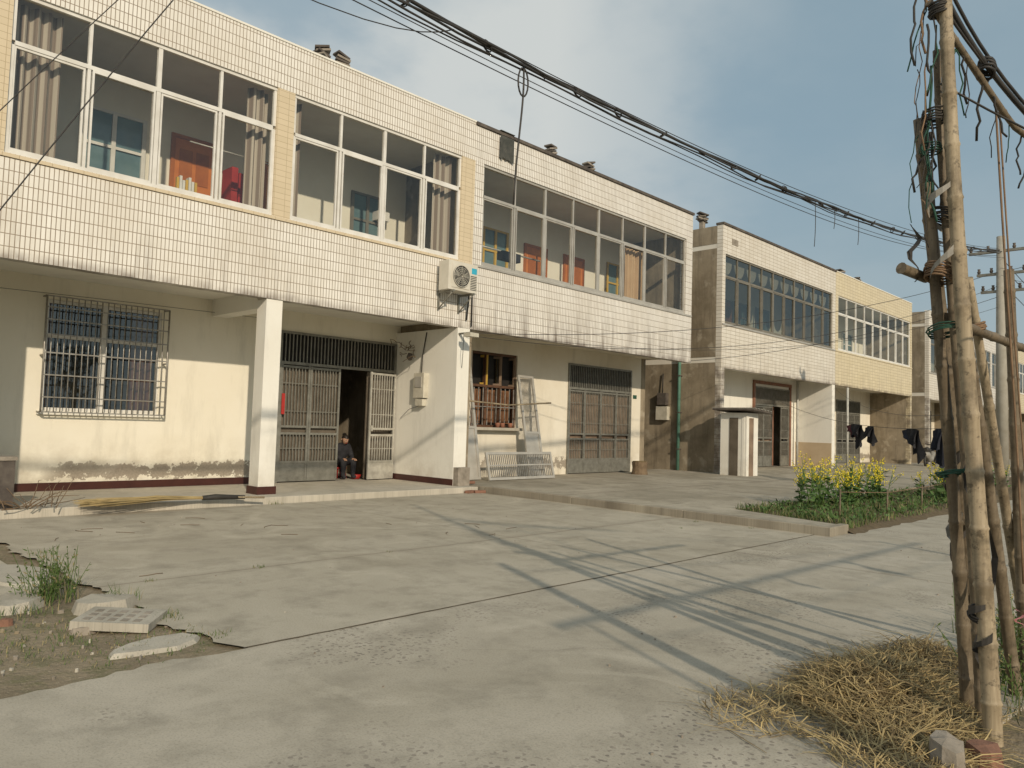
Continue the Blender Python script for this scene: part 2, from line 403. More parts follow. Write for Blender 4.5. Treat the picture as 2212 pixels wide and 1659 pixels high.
# ================= HOUSE A (nearest) =================
GX0,GX1=7.78,10.72
E,W,F,GL,D=house('tiled_row_house',2.05,11.07,TILE1,[(2.45,6.38,4),(6.71,10.69,4)],FRW,PIL,
    gops=[(3.6,5.45,1.42,3.25),(GX0,GX1,.12,3.2)])
W.box(10.72,11.07,12.004,14.1,.12,3.447,PLAW); W.box(2.05,2.42,12.004,14.1,.12,3.447,PLAW)
W.box(6.36,6.66,12.02,12.34,.12,3.447,PLAW)
W.box(6.36,6.66,12.34,14.1,3.30,3.62,PLAW)
W.box(6.335,6.685,11.995,12.365,.10,.25,PLINTH)
W.box(2.42,GX0,14.085,14.1,.12,.25,PLINTH)
W.box(10.705,10.72,12.0,14.1,.12,.25,PLINTH)
W.box(2.42,10.72,12.2,14.1,3.612,3.62,PLAW)
inn=MB()
for x in (3.6,4.45,4.5,5.4): inn.box(x,x+.05,14.12,14.17,1.42,3.25,FRW)
for z in (1.42,2.62,3.19): inn.box(3.655,5.4,14.123,14.167,z,z+.055,FRW)
inn.face([(3.6,14.15,1.42),(5.45,14.15,1.42),(5.45,14.15,3.25),(3.6,14.15,3.25)],GLASSD)
curtain(inn,5.0,5.4,14.26,1.42,3.2,PINK); curtain(inn,3.62,3.75,14.26,1.42,3.2,PINK)
inn.box(3.62,5.43,14.8,14.85,1.3,3.3,ROOM_SHADE)  # dark sheet behind the window, standing in for the room's shade
inn.box(3.55,5.5,14.04,14.1,1.36,1.42,PLAW)
bars=MB()
bx0,bx1,bz0,bz1=3.56,5.50,1.40,3.28; by=13.9
n=21
for i in range(n+1):
    x=bx0+(bx1-bx0)*i/n; bars.tube([(x,by,bz0),(x+R.uniform(-.004,.004),by,bz1)],.009 if i not in (0,n) else .016,BARS,6)
for z in (bz0,1.64,2.00,2.36,2.66,2.90,3.10,bz1):
    bars.box(bx0,bx1,by-.010,by+.010,z-.010,z+.010,BARS)
for x in (bx0,bx1):
    for z in (bz0,2.32,bz1): bars.box(x-.012,x+.012,by+.013,14.1,z-.012,z+.012,BARS)
bars.obj('window_bars',E); inn.obj('ground_window',E)
g=MB(); gate(g,GX0,GX1,14.06,.12,2.52,3.2,4,STEEL,skip=(2,3))
g.box(GX0+.05,9.22,14.16,14.2,.14,2.5,BACK); g.box(GX0+.08,GX0+.15,14.038,14.05,1.5,1.92,RED)
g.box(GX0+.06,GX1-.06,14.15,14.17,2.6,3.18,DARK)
Mh=Matrix.Translation((10.66,14.02,0))@Matrix.Rotation(math.radians(7),4,'Z')
leafp(g,-.76,0,-.04,.14,2.50,STEELB,Mh)
g.box(9.98,10.66,14.14,14.17,.14,2.5,BACK)
g.box(-.74,-.68,-.07,-.04,1.2,1.32,STEELB,Mh)
g.obj('folding_gate',E)
inner_window(D,3.95,4.95,14.1,4.3,6.62); panel_door(D,5.5,6.22,14.1,3.83,6.5)
inner_window(D,9.35,10.15,14.1,4.2,6.45,FRD); panel_door(D,7.3,7.75,14.1,3.83,6.45)
inner_window(D,2.7,3.5,14.1,4.3,6.5,FRD)
curtain(D,2.5,3.12,12.3,4.4,7.1); curtain(D,5.95,6.36,12.3,4.4,7.1); curtain(D,10.12,10.66,12.3,4.4,7.1); curtain(D,6.73,6.98,12.3,4.4,7.1)
D.box(6.33,6.45,13.5,13.9,3.83,6.05,RED); D.box(6.52,6.62,13.6,13.9,3.83,6.0,RED)
for k in range(7): D.box(5.02+.05*k,5.06+.05*k,12.7,12.75+.02*k,4.9+.03*k,5.35+.04*math.sin(k*2),YEL if k%3==0 else FRW)
D.box(9.9,10.2,13.85,14.1,5.9,6.1,FRW)
D.tube([(5.2,12.7,6.0),(6.9,12.7,6.0)],.012,STEELB,6)
W.box(10.73,11.06,11.85,12.0,.12,.5,STONE)
W.obj('walls',E); F.obj('window_frames',E); GL.obj('window_glass',E); D.obj('gallery_fittings',E)

# ================= HOUSE B =================
E,W,F,GL,D=house('stained_row_house',11.07,20.07,TILE2,[(11.33,19.72,8)],FRG,None,yb=13.6,ground=PLA2,cope=COPE,
    gops=[(12.65,14.25,1.35,3.22),(16.3,19.3,.12,3.2)],right_front=False,zt=7.92)
W.box(11.08,20.06,12.2,13.6,3.612,3.62,PLA2)
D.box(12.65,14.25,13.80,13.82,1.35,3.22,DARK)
for x in (12.65,13.15,13.67,14.19): D.box(x,x+.06,13.64,13.74,1.35,3.22,WOODD)
for z in (1.35,2.35,3.16): D.box(12.71,14.19,13.645,13.735,z,z+.06,WOODD)
for (a,b) in ((12.75,13.12),(13.25,13.62),(13.77,14.14)): D.box(a,b,13.76,13.775,1.45,2.3,WOOD)
for (hx,an) in ((13.2,-70),(13.7,-60),(14.2,-75)):
    M=Matrix.Translation((hx,13.62,0))@Matrix.Rotation(math.radians(an),4,'Z')
    for (a,b,u,v) in ((-.5,-.44,2.4,3.15),(-.06,0,2.4,3.15),(-.44,-.06,2.4,2.46),(-.44,-.06,3.09,3.15)): D.box(a,b,-.02,.02,u,v,YEL if hx<13.5 else BACK2,M)
    D.face([M@Vector((-.44,0,2.46)),M@Vector((-.06,0,2.46)),M@Vector((-.06,0,3.09)),M@Vector((-.44,0,3.09))],GLASSD)
for i in range(10): D.box(12.74+i*.155,12.76+i*.155,13.6,13.62,1.41,2.33,BARS)
D.box(12.7,14.2,13.595,13.625,1.85,1.87,BARS)
D.box(12.6,14.3,13.38,13.6,1.28,1.35,SLAB)
for x in (13.45,13.62,13.9): D.tube([(x,13.46,1.35),(x,13.46,1.42),(x,13.46,1.47)],[.045,.06,.065],TERRA,10)
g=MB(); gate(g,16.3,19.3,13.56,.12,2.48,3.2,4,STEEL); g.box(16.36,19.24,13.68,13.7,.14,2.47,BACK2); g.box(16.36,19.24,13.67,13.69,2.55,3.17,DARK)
g.obj('folding_gate',E)
D.box(19.42,19.6,13.585,13.6,2.35,2.46,TWG)
inner_window(D,12.9,14.2,14.1,4.3,6.5,YEL,BLUEG,3); panel_door(D,14.95,15.75,14.1,3.83,6.3); panel_door(D,16.6,17.4,14.1,3.83,6.3)
inner_window(D,18.6,19.6,14.1,4.2,6.5,YEL,BLUEG,2); inner_window(D,11.5,12.4,14.1,4.3,6.3,YEL,DARK,2)
curtain(D,17.0,18.0,12.3,4.2,6.4,BLIND)
D.tube([(11.4,12.6,5.5),(13.9,12.6,5.5)],.02,STEELB,6); D.box(12.5,13.1,12.5,12.7,5.3,5.5,CLB)
for i in range(5):
    a=11.75+i*.09; b=a+.09
    D.face([(a,11.94+.01*(i%2),7.90),(b,11.94+.01*((i+1)%2),7.90),(b,11.95,7.34+.07*R.random()),(a,11.95,7.34+.07*R.random())],TARP)
D.box(11.75,12.2,11.93,12.26,7.995,8.01,TARP)
W.obj('walls',E); F.obj('window_frames',E); GL.obj('window_glass',E); D.obj('fittings',E)

# ================= HOUSE C =================
E,W,F,GL,D=house('grey_tiled_row_house',21.9,31.15,TILE3,[(22.1,30.85,10)],FRD,None,yb=13.5,ground=PLAW,glass=GLASSD,cope=COPE,
    gops=[(22.6,23.6,1.5,3.2),(27.2,30.2,.12,3.2)],zt=8.05)
W.box(21.9,22.14,12.01,12.2,.0,3.445,TILE3); W.box(30.91,31.15,12.01,12.2,0,3.445,PLAW)
W.box(30.89,30.91,12.02,13.5,.12,3.6,PLAW); W.box(30.875,30.89,12.02,13.5,.12,1.1,DADO)
g=MB(); gate(g,27.2,30.2,13.46,.12,2.48,3.2,4,STEEL,skip=(2,)); g.box(27.26,28.7,13.6,13.62,.14,2.47,BACK2); g.box(27.26,30.14,13.58,13.6,2.55,3.17,BACK2)
g.box(28.9,29.4,13.75,13.79,.14,2.47,BRF); g.box(27.05,27.19,13.44,13.5,.12,3.3,BRF); g.box(30.21,30.35,13.44,13.5,.12,3.3,BRF); g.box(27.05,30.35,13.43,13.49,3.3,3.42,BRF)
g.obj('folding_gate',E)
D.box(22.6,23.6,13.6,13.62,1.5,3.2,DARK); inner_window(D,22.6,23.6,13.6,1.5,3.2,WOOD,DARK,2)
for x in (23,24.8,26.5,28.4): inner_window(D,x,x+1.1,14.1,4.3,6.4,FRD,BLUEG,2)
panel_door(D,25.95,26.35,14.1,3.83,6.3,ORANGED,WOOD)
for i in range(10):
    xx=22.2+i*.87
    pts=[(xx+.42+.36*math.cos(a),12.25,6.98-.42*abs(math.sin(a))) for a in [math.pi*k/8 for k in range(9)]]
    D.face(pts,LACE)
D.tube([(30.6,13.3,.15),(30.6,13.3,3.6)],.05,PVC,8)
D.box(22.5,22.9,11.99,12.0,7.5,7.7,STONE)
W.obj('walls',E); F.obj('window_frames',E); GL.obj('window_glass',E); D.obj('fittings',E)

# ================= HOUSE D =================
E,W,F,GL,D=house('cream_tiled_row_house',31.16,40.9,TILE4,[(31.45,40.7,9)],FRW,None,yb=13.9,ground=PLA2,
    gops=[(33.0,34.6,1.4,3.0),(36.2,39.2,.12,3.1)],zt=8.08)
W.box(40.66,40.9,12.01,12.2,0,3.445,TILE4)
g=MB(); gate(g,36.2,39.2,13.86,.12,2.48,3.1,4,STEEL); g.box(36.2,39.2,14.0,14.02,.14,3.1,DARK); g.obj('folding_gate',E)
inner_window(D,33.0,34.6,14.0,1.4,3.0,FRW,DARK,3)
for x in (32.2,34.6,37.4): inner_window(D,x,x+1.2,14.1,4.3,6.4,FRW,BLUEG,2)
D.tube([(32.3,11.93,.15),(32.3,11.93,3.4)],.05,PVC,8)
W.obj('walls',E); F.obj('window_frames',E); GL.obj('window_glass',E); D.obj('fittings',E)
for nm,a,b,tm,fm,zz in (('distant_row_house',43.7,52.7,TILE3,FRD,8.1),('distant_row_house',52.72,61.7,TILE2,FRG,8.0),
                        ('distant_row_house',63.6,72.6,TILE4,FRW,8.1),('distant_row_house',72.62,81.6,TILE1,FRW,8.0),
                        ('distant_row_house',83.6,93.0,TILE3,FRG,8.0),('neighbouring_row_house',-7.4,2.03,TILE1,FRW,7.97)):
    E,W,F,GL,D=house(nm,a,b,tm,[(a+.35,(a+b)/2-.15,4),((a+b)/2+.15,b-.35,4)],fm,None,ground=PLA2,
        gops=[(a+1.3,a+3.1,1.4,3.1),(a+5,a+8,.12,3.1)],zt=zz,glass=GLASSD)
    W.box(a,a+.24,12.01,12.2,0,3.445,tm); W.box(b-.24,b,12.01,12.2,0,3.445,tm)
    g=MB(); gate(g,a+5,a+8,14.06,.12,2.48,3.1,4,STEEL); g.box(a+5,a+8,14.2,14.22,.14,3.1,DARK); g.obj('folding_gate',E)
    inner_window(D,a+1.3,a+3.1,14.2,1.4,3.1,FRW,DARK,3)
    W.obj('walls',E); F.obj('window_frames',E); GL.obj('window_glass',E); D.obj('fittings',E)

# roof tile stacks
for (x,y) in ((7.62,12.7),(8.05,12.7),(14.3,12.7),(15.85,12.7),(22.15,12.9),(33.5,12.7),(35.5,12.7)):
    mb=MB(); zb=8.27 if x<21 else 8.32
    mb.box(x-.08,x+.08,y-.07,y+.07,7.45,zb,STONE)
    for i in range(5):
        M=Matrix.Translation((x+R.uniform(-.03,.03),y,zb+i*.06))@Matrix.Rotation(R.uniform(-.6,.6),4,'Z')@Matrix.Rotation(R.uniform(-.3,.3),4,'Y')
        s_=.85+.25*(x>21); mb.box(-.16*s_,.16*s_,-.11,.11,0,.04,STONE if i%2 else COPE,M)
    mb.obj('roof_tile_stack')

# ------------------------------------------------------------------ air conditioner (outdoor unit)
E=empty('air_conditioner_unit'); mb=MB()
ax0,ax1,az0,az1=10.02,10.82,4.12,4.72; ay0,ay1=11.55,11.85
mb.box(ax0,ax1,ay0,ay1,az0,az1,ACW)
cx,cz=ax0+.33,(az0+az1)/2
mb.box(cx-.245,cx+.245,ay0-.012,ay0,cz-.25,cz+.25,ACW)
mb.obj('casing',E,.012)
f=MB(); 
def disc(m,cx,y,cz,r,mat,n=28): m.face([(cx+r*math.cos(2*math.pi*k/n),y,cz-r*math.sin(2*math.pi*k/n)) for k in range(n)][::-1],mat)
disc(f,cx,ay0-.014,cz,.225,ACD)
for b in range(5):
    a=b*2*math.pi/5
    f.face([(cx+.04*math.cos(a),ay0-.018,cz+.04*math.sin(a)),(cx+.2*math.cos(a-.15),ay0-.02,cz+.2*math.sin(a-.15)),(cx+.2*math.cos(a+.55),ay0-.026,cz+.2*math.sin(a+.55)),(cx+.06*math.cos(a+.7),ay0-.02,cz+.06*math.sin(a+.7))],STEEL)
for r in (.06,.10,.14,.18,.222):
    f.tube([(cx+r*math.cos(2*math.pi*k/28),ay0-.035,cz+r*math.sin(2*math.pi*k/28)) for k in range(29)],.003 if r<.2 else .008,ACW,5,False)
for k in range(12):
    a=k*math.pi/6; f.tube([(cx,ay0-.038,cz),(cx+.222*math.cos(a),ay0-.033,cz+.222*math.sin(a))],.003,ACW,4)
f.box(ax1-.17,ax1-.03,ay0-.004,ay0,az1-.2,az1-.08,CYAN)
for i in range(9): f.box(ax1-.2,ax1-.03,ay0-.006,ay0,az0+.06+i*.035,az0+.075+i*.035,ACD)
f.obj('fan_grille',E)
br=MB()
for x in (ax0+.1,ax1-.14):
    br.box(x,x+.035,11.5,12.0,az0-.04,az0,STEEL); br.box(x,x+.035,11.96,12.0,az0-.38,az0-.04,STEEL)
    br.tube([(x+.018,11.55,az0-.04),(x+.018,11.97,az0-.36)],.014,STEEL,6)
br.tube([(ax1,11.8,az0+.2),(ax1+.1,11.9,az0+.1),(ax1+.1,11.96,az0-.5)],.02,BLACK,6)
br.obj('bracket',E)
E=empty('electric_meter_box'); mb=MB(); mb.box(10.58,10.72,12.9,13.25,1.95,2.5,BOXM); mb.box(10.565,10.58,12.96,13.19,2.18,2.42,FRG); mb.box(10.60,10.72,12.95,13.2,1.78,1.93,BOXM); mb.obj('box',E,.01)
mb=MB(); mb.tube([(10.66,13.08,2.5),(10.69,13.1,2.9),(10.70,13.0,3.4)],.012,BLACK,6); mb.tube([(10.66,13.05,1.8),(10.6,13.4,1.7),(10.68,13.8,1.5)],.006,BLACK,5); mb.obj('wires',E)
E=empty('electric_meter_box'); mb=MB(); mb.box(21.74,21.9,13.85,14.3,1.75,2.2,BOXM); mb.box(21.72,21.9,13.9,14.25,2.25,2.65,COPE); mb.obj('box',E,.01)
mb=MB(); mb.tube([(21.82,14.1,2.65),(21.85,14.1,3.3)],.02,BLACK,6); mb.obj('wires',E)
mb=MB(); mb.tube([(21.8,13.45,.13),(21.8,13.45,3.6),(21.82,13.45,7.2)],.055,GREENP,10)
for z in (.8,2.0,3.2,5): mb.box(21.73,21.9,13.38,13.52,z,z+.03,COPE)
mb.obj('drain_pipe')
mb=MB(); mb.tube([(11.07,11.97,3.5),(11.07,11.97,4.75)],.018,BLACK,6); mb.obj('downpipe')
E=empty('wall_lamp'); mb=MB(); mb.box(10.74,10.80,11.62,12.0,3.30,3.33,STEEL); mb.box(10.62,10.86,11.5,11.7,3.22,3.30,BOXM); mb.tube([(10.8,11.9,3.3),(10.75,11.85,2.9),(10.85,11.98,2.6)],.006,BLACK,5); mb.obj('fixture',E)
mb=MB()
for k in range(7):
    p=Vector((10.69,13.5+R.uniform(-.2,.3),3.0+R.uniform(-.1,.2))); pts=[p]
    for i in range(6): p=p+Vector((R.uniform(-.1,-.0),R.uniform(-.16,.12),R.uniform(-.12,.09))); pts.append(p)
    mb.tube(pts,.007,TWIG,4)
mb.tube([(10.62,13.45,2.95),(10.62,13.47,2.86),(10.62,13.45,2.8)],[.05,.07,.04],COPE,10)
mb.obj('dry_vine')

# ------------------------------------------------------------------ small toilet shed
E=empty('outdoor_toilet_shed'); mb=MB()
mb.box(21.2,21.93,10.75,11.6,.1,2.0,PLAW); mb.box(21.19,21.2,10.82,10.9,.1,1.9,PLAW)
mb.box(21.185,21.2,11.02,11.3,.12,1.85,BACK); mb.box(21.36,21.62,10.735,10.75,.12,1.85,BACK2)
mb.obj('walls',E)
mb=MB(); M=Matrix.Translation((21.55,11.15,2.04))@Matrix.Rotation(.06,4,'Y')
mb.box(-.6,.6,-.75,.6,0,.05,COPE,M); 
for i in range(6): mb.box(-.6+.2*i,-.5+.2*i,-.78,.62,.05,.075,RAG,M)
mb.obj('roof',E)

# ------------------------------------------------------------------ leaning steel shopfront frame, stump, bricks
E=empty('leaning_gate_frame'); mb=MB()
def lean_panel(x,w,h,y,ang,rz=0):
    M=Matrix.Translation((x,y,.13))@Matrix.Rotation(rz,4,'Z')@Matrix.Rotation(math.radians(-ang),4,'X')
    mb.box(0,.07,-.04,0,0,h,FRG,M); mb.box(w-.07,w,-.04,0,0,h,FRG,M)
    for q in (0,h*.42,h-.06): mb.box(.07,w-.07,-.038,-.002,q,q+.06,FRG,M)
    mb.box(.07,w-.07,-.018,-.012,.06,h*.42,FRG,M)
    k=int(w/.045)
    for i in range(1,k): mb.box(w*i/k-.006,w*i/k+.006,-.02,-.01,h*.42+.06,h-.06,BARS,M)
lean_panel(12.0,.42,2.85,12.95,10); lean_panel(14.1,.62,2.62,12.95,11,.05)
M=Matrix.Translation((12.35,12.6,.13))@Matrix.Rotation(math.radians(-14),4,'X')
mb.box(0,2.3,-.04,0,0,.06,FRG,M); mb.box(0,2.3,-.04,0,.60,.66,FRG,M); mb.box(0,.06,-.04,0,.06,.60,FRG,M); mb.box(2.24,2.3,-.04,0,.06,.60,FRG,M)
for i in range(1,36): mb.box(2.3*i/36-.009,2.3*i/36+.009,-.026,-.008,.06,.60,BARS,M)
mb.box(.06,2.24,-.03,-.005,.33,.36,FRG,M)
mb.tube([(11.9,12.9,1.95),(13.2,12.85,1.9),(14.8,12.9,2.02)],.02,BAM,6)
mb.obj('frames',E)
mb=MB(); pts=[(18.55,12.7,.12+i*.09) for i in range(5)]; mb.tube(pts,[.24,.22,.21,.22,.23],STUMP,14,True,False); mb.tube([(18.55,12.7,.485),(18.55,12.7,.50)],.2,STRAWD,14); mb.obj('chopping_stump')
mb=MB()
for (x,y,r) in ((10.75,11.5,.3),(10.95,11.42,-.4),(11.3,12.1,.1)):
    M=Matrix.Translation((x,y,.0 if x<11 else .13))@Matrix.Rotation(r,4,'Z'); mb.box(-.12,.12,-.055,.055,.004,.06,BRICK,M)
mb.obj('loose_bricks',None,.006)

# ------------------------------------------------------------------ ground
mb=MB(); mb.face([(-300,-300,-.02),(600,-300,-.02),(600,300,-.02),(-300,300,-.02)],EARTH); mb.obj('ground')
def sheet(name,poly,z,mat,th=0,mb=None):
    m=mb or MB(); m.face([(x,y,z) for x,y in poly],mat)
    if th:
        k=len(poly)
        for i in range(k):
            a=poly[i]; b=poly[(i+1)%k]; m.face([(a[0],a[1],z-th),(b[0],b[1],z-th),(b[0],b[1],z),(a[0],a[1],z)],mat)
    return m.obj(name) if mb is None else None
def jag(a,b,n,amp):
    out=[]
    for i in range(n):
        t=i/n; k=R.uniform(-amp,amp)+amp*1.6*math.sin(t*37)*math.sin(t*11+1); k*=(0<i<n)
        v=abs(b[1]-a[1])>abs(b[0]-a[0])
        out.append((a[0]+(b[0]-a[0])*t+(k if v else 0), a[1]+(b[1]-a[1])*t+(0 if v else k)))
    return out
road=jag((-60,.9),(200,.9),500,.03)+[(200,.9),(200,4.43),(2.35,4.43)]+jag((2.3,4.42),(-8,4.42),130,.03)+[(-60,4.42)]
sheet('road',road,0.0,ROAD,.02)
court=[(11.0,4.425),(11.0,11.55),(2.1,11.55)]+jag((2.1,11.5),(2.2,4.6),110,.035)+[(2.32,4.425)]
sheet('courtyard',court,.004,COURT,.0)
mb=MB()
def line_on(mb,pts,z,w0,w1,mat):
    pr=None
    for i,(x,y) in enumerate(pts):
        a=pts[max(i-1,0)]; b=pts[min(i+1,len(pts)-1)]; t=Vector((b[0]-a[0],b[1]-a[1],0)).normalized(); nn=Vector((-t.y,t.x,0))*R.uniform(w0,w1)
        p=Vector((x,y,z))
        if pr: mb.face([pr[0],p-nn,p+nn,pr[1]],mat)
        pr=(p-nn,p+nn)
line_on(mb,[(2.3+i*.126,4.425+R.uniform(-.006,.006)) for i in range(70)],.007,.002,.008,JOINT)
mb.obj('expansion_joint')
mb=MB()
for (x,y,a,n_) in ((3.1,3.9,-.9,26),(6.1,5.6,1.9,24),(8.8,8.0,.3,30),(7.4,3.2,-.5,26),(4.4,8.2,.8,20)):
    pts=[(x,y)]; aa=a
    for i in range(n_): aa+=R.uniform(-.6,.6); aa=a+(aa-a)*.75; x+=math.cos(aa)*.07; y+=math.sin(aa)*.07; pts.append((x,y))
    line_on(mb,pts,.0085,.0004,.0013,JOINT)
mb.obj('concrete_cracks')
sheet('side_yard',[(1.9,6.9),(1.95,11.6),(-12,11.6),(-12,6.8)],-.004,COURT,.016)
mb=MB(); mb.box(1.2,11.04,11.56,14.1,-.02,.118,FLOORT); mb.obj('porch_step',None,.01)
KX=lambda y: 11.08-.30*(11.6-y)/7.4
mb=MB(); mb.box(11.22,95,6.3,14.2,-.02,.12,PLAT)
sheet('terrace',[(KX(6.3)+.13,6.299),(KX(4.3)+.13,4.33),(11.35,4.33),(11.95,6.299)],.12,PLAT,.14,mb)
sheet('terrace',[(KX(6.3)+.13,6.3),(11.22,6.3),(11.22,11.9),(KX(11.6)+.1,11.9)],.12,PLAT,.14,mb)
mb.obj('terrace')
mb=MB(); y=4.2; th=math.atan(.30/7.4)
while y<11.9:
    L=min(2.4,12.0-y); M=Matrix.Translation((KX(y),y,0))@Matrix.Rotation(-th,4,'Z')
    mb.box(0,.13,0,L,-.02,.13+R.uniform(-.006,.006),KERB,M); y+=L+.006
mb.box(KX(4.2)+.135,11.45,4.2,4.33,-.02,.128,KERB); mb.obj('kerb',None,.012)
mb=MB(); nx,ny=90,10
H={}
for i in range(nx+1):
    for j in range(ny+1):
        yy=4.15+2.14*j/ny; xl=11.38+.28*(yy-4.15); x=xl+(42-xl)*(i/nx)**1.2; e=min(j,ny-j,i)
        H[i,j]=(x,yy+(R.uniform(-.05,.05) if 0<j<ny else (-.1*R.random() if j==0 else 0)),(.0 if j==0 else .09)+R.uniform(-.03,.04)*(e>0))
for i in range(nx):
    for j in range(ny): mb.face([H[i,j],H[i+1,j],H[i+1,j+1],H[i,j+1]],SOIL,True)
mb.obj('garden_bed')
mb=MB()
for k in range(6500):
    yy=R.uniform(4.15,6.28); x=11.4+.28*(yy-4.15)+R.random()**1.5*9
    cl=.5+.5*math.sin(x*3.1+yy*2.3)*math.cos(yy*4.1-x)
    if R.random()>.3+.7*cl: continue
    mb.blade((x,yy,.07),R.random()*6.28,R.uniform(.04,.19),.006,LEAFY if R.random()<.8 else GRD,R.uniform(.2,.9))
for k in range(1500):
    yy=R.uniform(4.2,6.2); x=11.6+.28*(yy-4.15)+R.random()**1.4*8
    mb.leaf((x,yy,.10+R.random()*.08),(R.uniform(-1,1),R.uniform(-1,1),R.uniform(.1,.9)),R.uniform(.04,.11),R.uniform(.02,.05),LEAF)
mb.obj('garden_grass')
def rape(name,cx,cy,rx,ry,n,hh=1.0):
    mb=MB()
    for k in range(n):
        a=R.random()*6.28; r=math.sqrt(R.random()); x=cx+rx*r*math.cos(a); y=cy+ry*r*math.sin(a)
        h=hh*R.uniform(.55,1.05)*(1-.25*r); top=Vector((x+R.uniform(-.15,.15),y+R.uniform(-.15,.15),.1+h)); b=Vector((x,y,.07))
        mb.tube([b,b.lerp(top,.5)+Vector((R.uniform(-.04,.04),0,0)),top],[.009,.007,.004],STEM,5)
        tips=[top]
        for i in range(R.randint(4,6)):
            p=b.lerp(top,R.uniform(.4,.85)); q=p+Vector((R.uniform(-.19,.19),R.uniform(-.19,.19),R.uniform(.06,.28))); mb.tube([p,q],[.004,.003],STEM,4,False); tips.append(q)
        for q in tips:
            for i in range(9):
                o=q+Vector((R.gauss(0,.02),R.gauss(0,.02),R.gauss(-.01,.028))); mb.leaf(o,(R.uniform(-1,1),R.uniform(-1,1),R.uniform(.0,1)),.025,.023,YFLOW)
        for i in range(17):
            p=b.lerp(top,R.uniform(.0,.72)); mb.leaf(p,(R.uniform(-1,1),R.uniform(-1,1),R.uniform(-.3,.7)),R.uniform(.08,.20),R.uniform(.03,.07),LEAF)
    return mb.obj(name)
rape('rapeseed_plants',14.2,5.6,1.0,.45,24,1.08); rape('rapeseed_plants',15.9,5.5,.85,.4,22,1.1); rape('rapeseed_plants',18.4,4.7,1.1,.5,26); rape('rapeseed_plants',23,5.2,2.4,.5,24)
mb=MB(); st=[(12.55,4.75,.55),(14.0,4.5,.5),(15.4,4.35,.55),(17.2,4.3,.6)]
for x,y,h in st: mb.tube([(x,y,.0),(x+.03,y,h)],.014,BAMD,6)
mb.tube([(x+.03,y,h-.05) for x,y,h in st],.005,TWB,4); mb.obj('garden_stakes')

def weed(name,pts):
    mb=MB()
    for (x,y,z,r,h,n) in pts:
        for k in range(n):
            a=R.random()*6.28; q=r*R.random()**.8; p=Vector((x+q*math.cos(a),y+q*math.sin(a),z))
            if h>.2 and R.random()<.35:
                t=p+Vector((R.uniform(-.45,.45)*h,R.uniform(-.45,.45)*h,h*R.uniform(.5,1.3))); mb.tube([p,p.lerp(t,.5)+Vector((.01,0,.02)),t],[.003,.0025,.0015],STEM,4,False)
                for i in range(9): mb.leaf(p.lerp(t,R.uniform(.2,1)),(R.uniform(-1,1),R.uniform(-1,1),R.uniform(0,1)),R.uniform(.02,.05),.012,LEAFY if R.random()<.7 else GRD)
            else: mb.blade(p,R.random()*6.28,h*R.uniform(.2,.75),.003,LEAFY if R.random()<.7 else GRD,R.uniform(.2,1.2))
    return mb.obj(name)
weed('roadside_weeds',[(1.80,6.5,-.01,.20,.32,140),(1.5,6.2,-.01,.3,.12,140),(2.18,6.1,-.01,.14,.2,60),(2.0,6.9,.0,.16,.12,60),(2.25,5.4,0,.12,.09,50),(1.6,5.3,-.01,.55,.045,330),(1.85,4.85,-.01,.4,.04,240),(2.3,4.8,0,.1,.05,40),(1.2,5.4,-.01,.5,.06,260),(2.22,5.0,-.01,.12,.05,60),(2.15,5.75,-.01,.1,.06,50),(2.15,7.6,-.01,.12,.07,60)])
weed('joint_weeds',[(3.6,6.72,.0,.07,.06,26),(2.6,6.68,.0,.06,.05,20),(6.42,11.5,.0,.12,.12,40),(10.6,6.2,.0,.07,.05,18),(10.65,5.3,.0,.06,.05,16),(2.3,8.6,0,.14,.07,40),(9.7,5.9,0,.05,.04,12),(5.1,6.7,0,.05,.04,12)])
def rock(mb,x,y,z,sx,sy,sz,mat,rot=0):
    M=Matrix.Translation((x,y,z))@Matrix.Rotation(rot,4,'Z'); n=9; top=[];bot=[]
    for k in range(n):
        a=2*math.pi*k/n; r=R.uniform(.78,1.1); top.append(M@Vector((sx*r*.85*math.cos(a),sy*r*.85*math.sin(a),sz*R.uniform(.75,1.05)))); bot.append(M@Vector((sx*r*math.cos(a),sy*r*math.sin(a),-.02)))
    c=M@Vector((0,0,sz*1.03))
    for k in range(n):
        mb.face([top[k],top[(k+1)%n],c],mat); mb.face([bot[k],bot[(k+1)%n],top[(k+1)%n],top[k]],mat)
mb=MB()
rock(mb,2.02,6.0,-.02,.24,.2,.09,SLAB,.4); rock(mb,1.55,6.45,-.02,.28,.2,.07,SLAB,1); rock(mb,1.78,7.6,-.02,.35,.6,.045,SLAB,.2)
rock(mb,1.95,4.85,-.02,.33,.17,.028,SLAB,.1); rock(mb,1.72,5.45,-.02,.09,.07,.05,STONE); rock(mb,1.40,5.95,-.02,.06,.045,.045,BRICK)
for k in range(70): rock(mb,R.uniform(.7,2.2),R.uniform(4.6,6.5),-.02,R.uniform(.006,.022),R.uniform(.006,.02),R.uniform(.01,.025),R.choice([SLAB,STONE,EARTH]),R.random()*3)
mb.obj('concrete_rubble')
E=empty('drain_cover'); mb=MB(); M=Matrix.Translation((1.95,5.47,.0))@Matrix.Rotation(math.radians(-38),4,'Z')@Matrix.Rotation(.05,4,'Y')
mb.box(-.24,.24,-.2,.2,0,.055,SLAB,M)
for i in range(5):
    for j in range(3): mb.box(-.19+.078*i,-.145+.078*i,-.15+.105*j,-.08+.105*j,.055,.057,STONE,M)
mb.obj('slab',E)
mb=MB()
for k in range(90):
    rock(mb,R.uniform(2.5,11),R.uniform(1.6,11),.004,R.uniform(.004,.014),R.uniform(.004,.012),R.uniform(.004,.010),R.choice([STONE,SLAB,STONE]),R.random()*3)
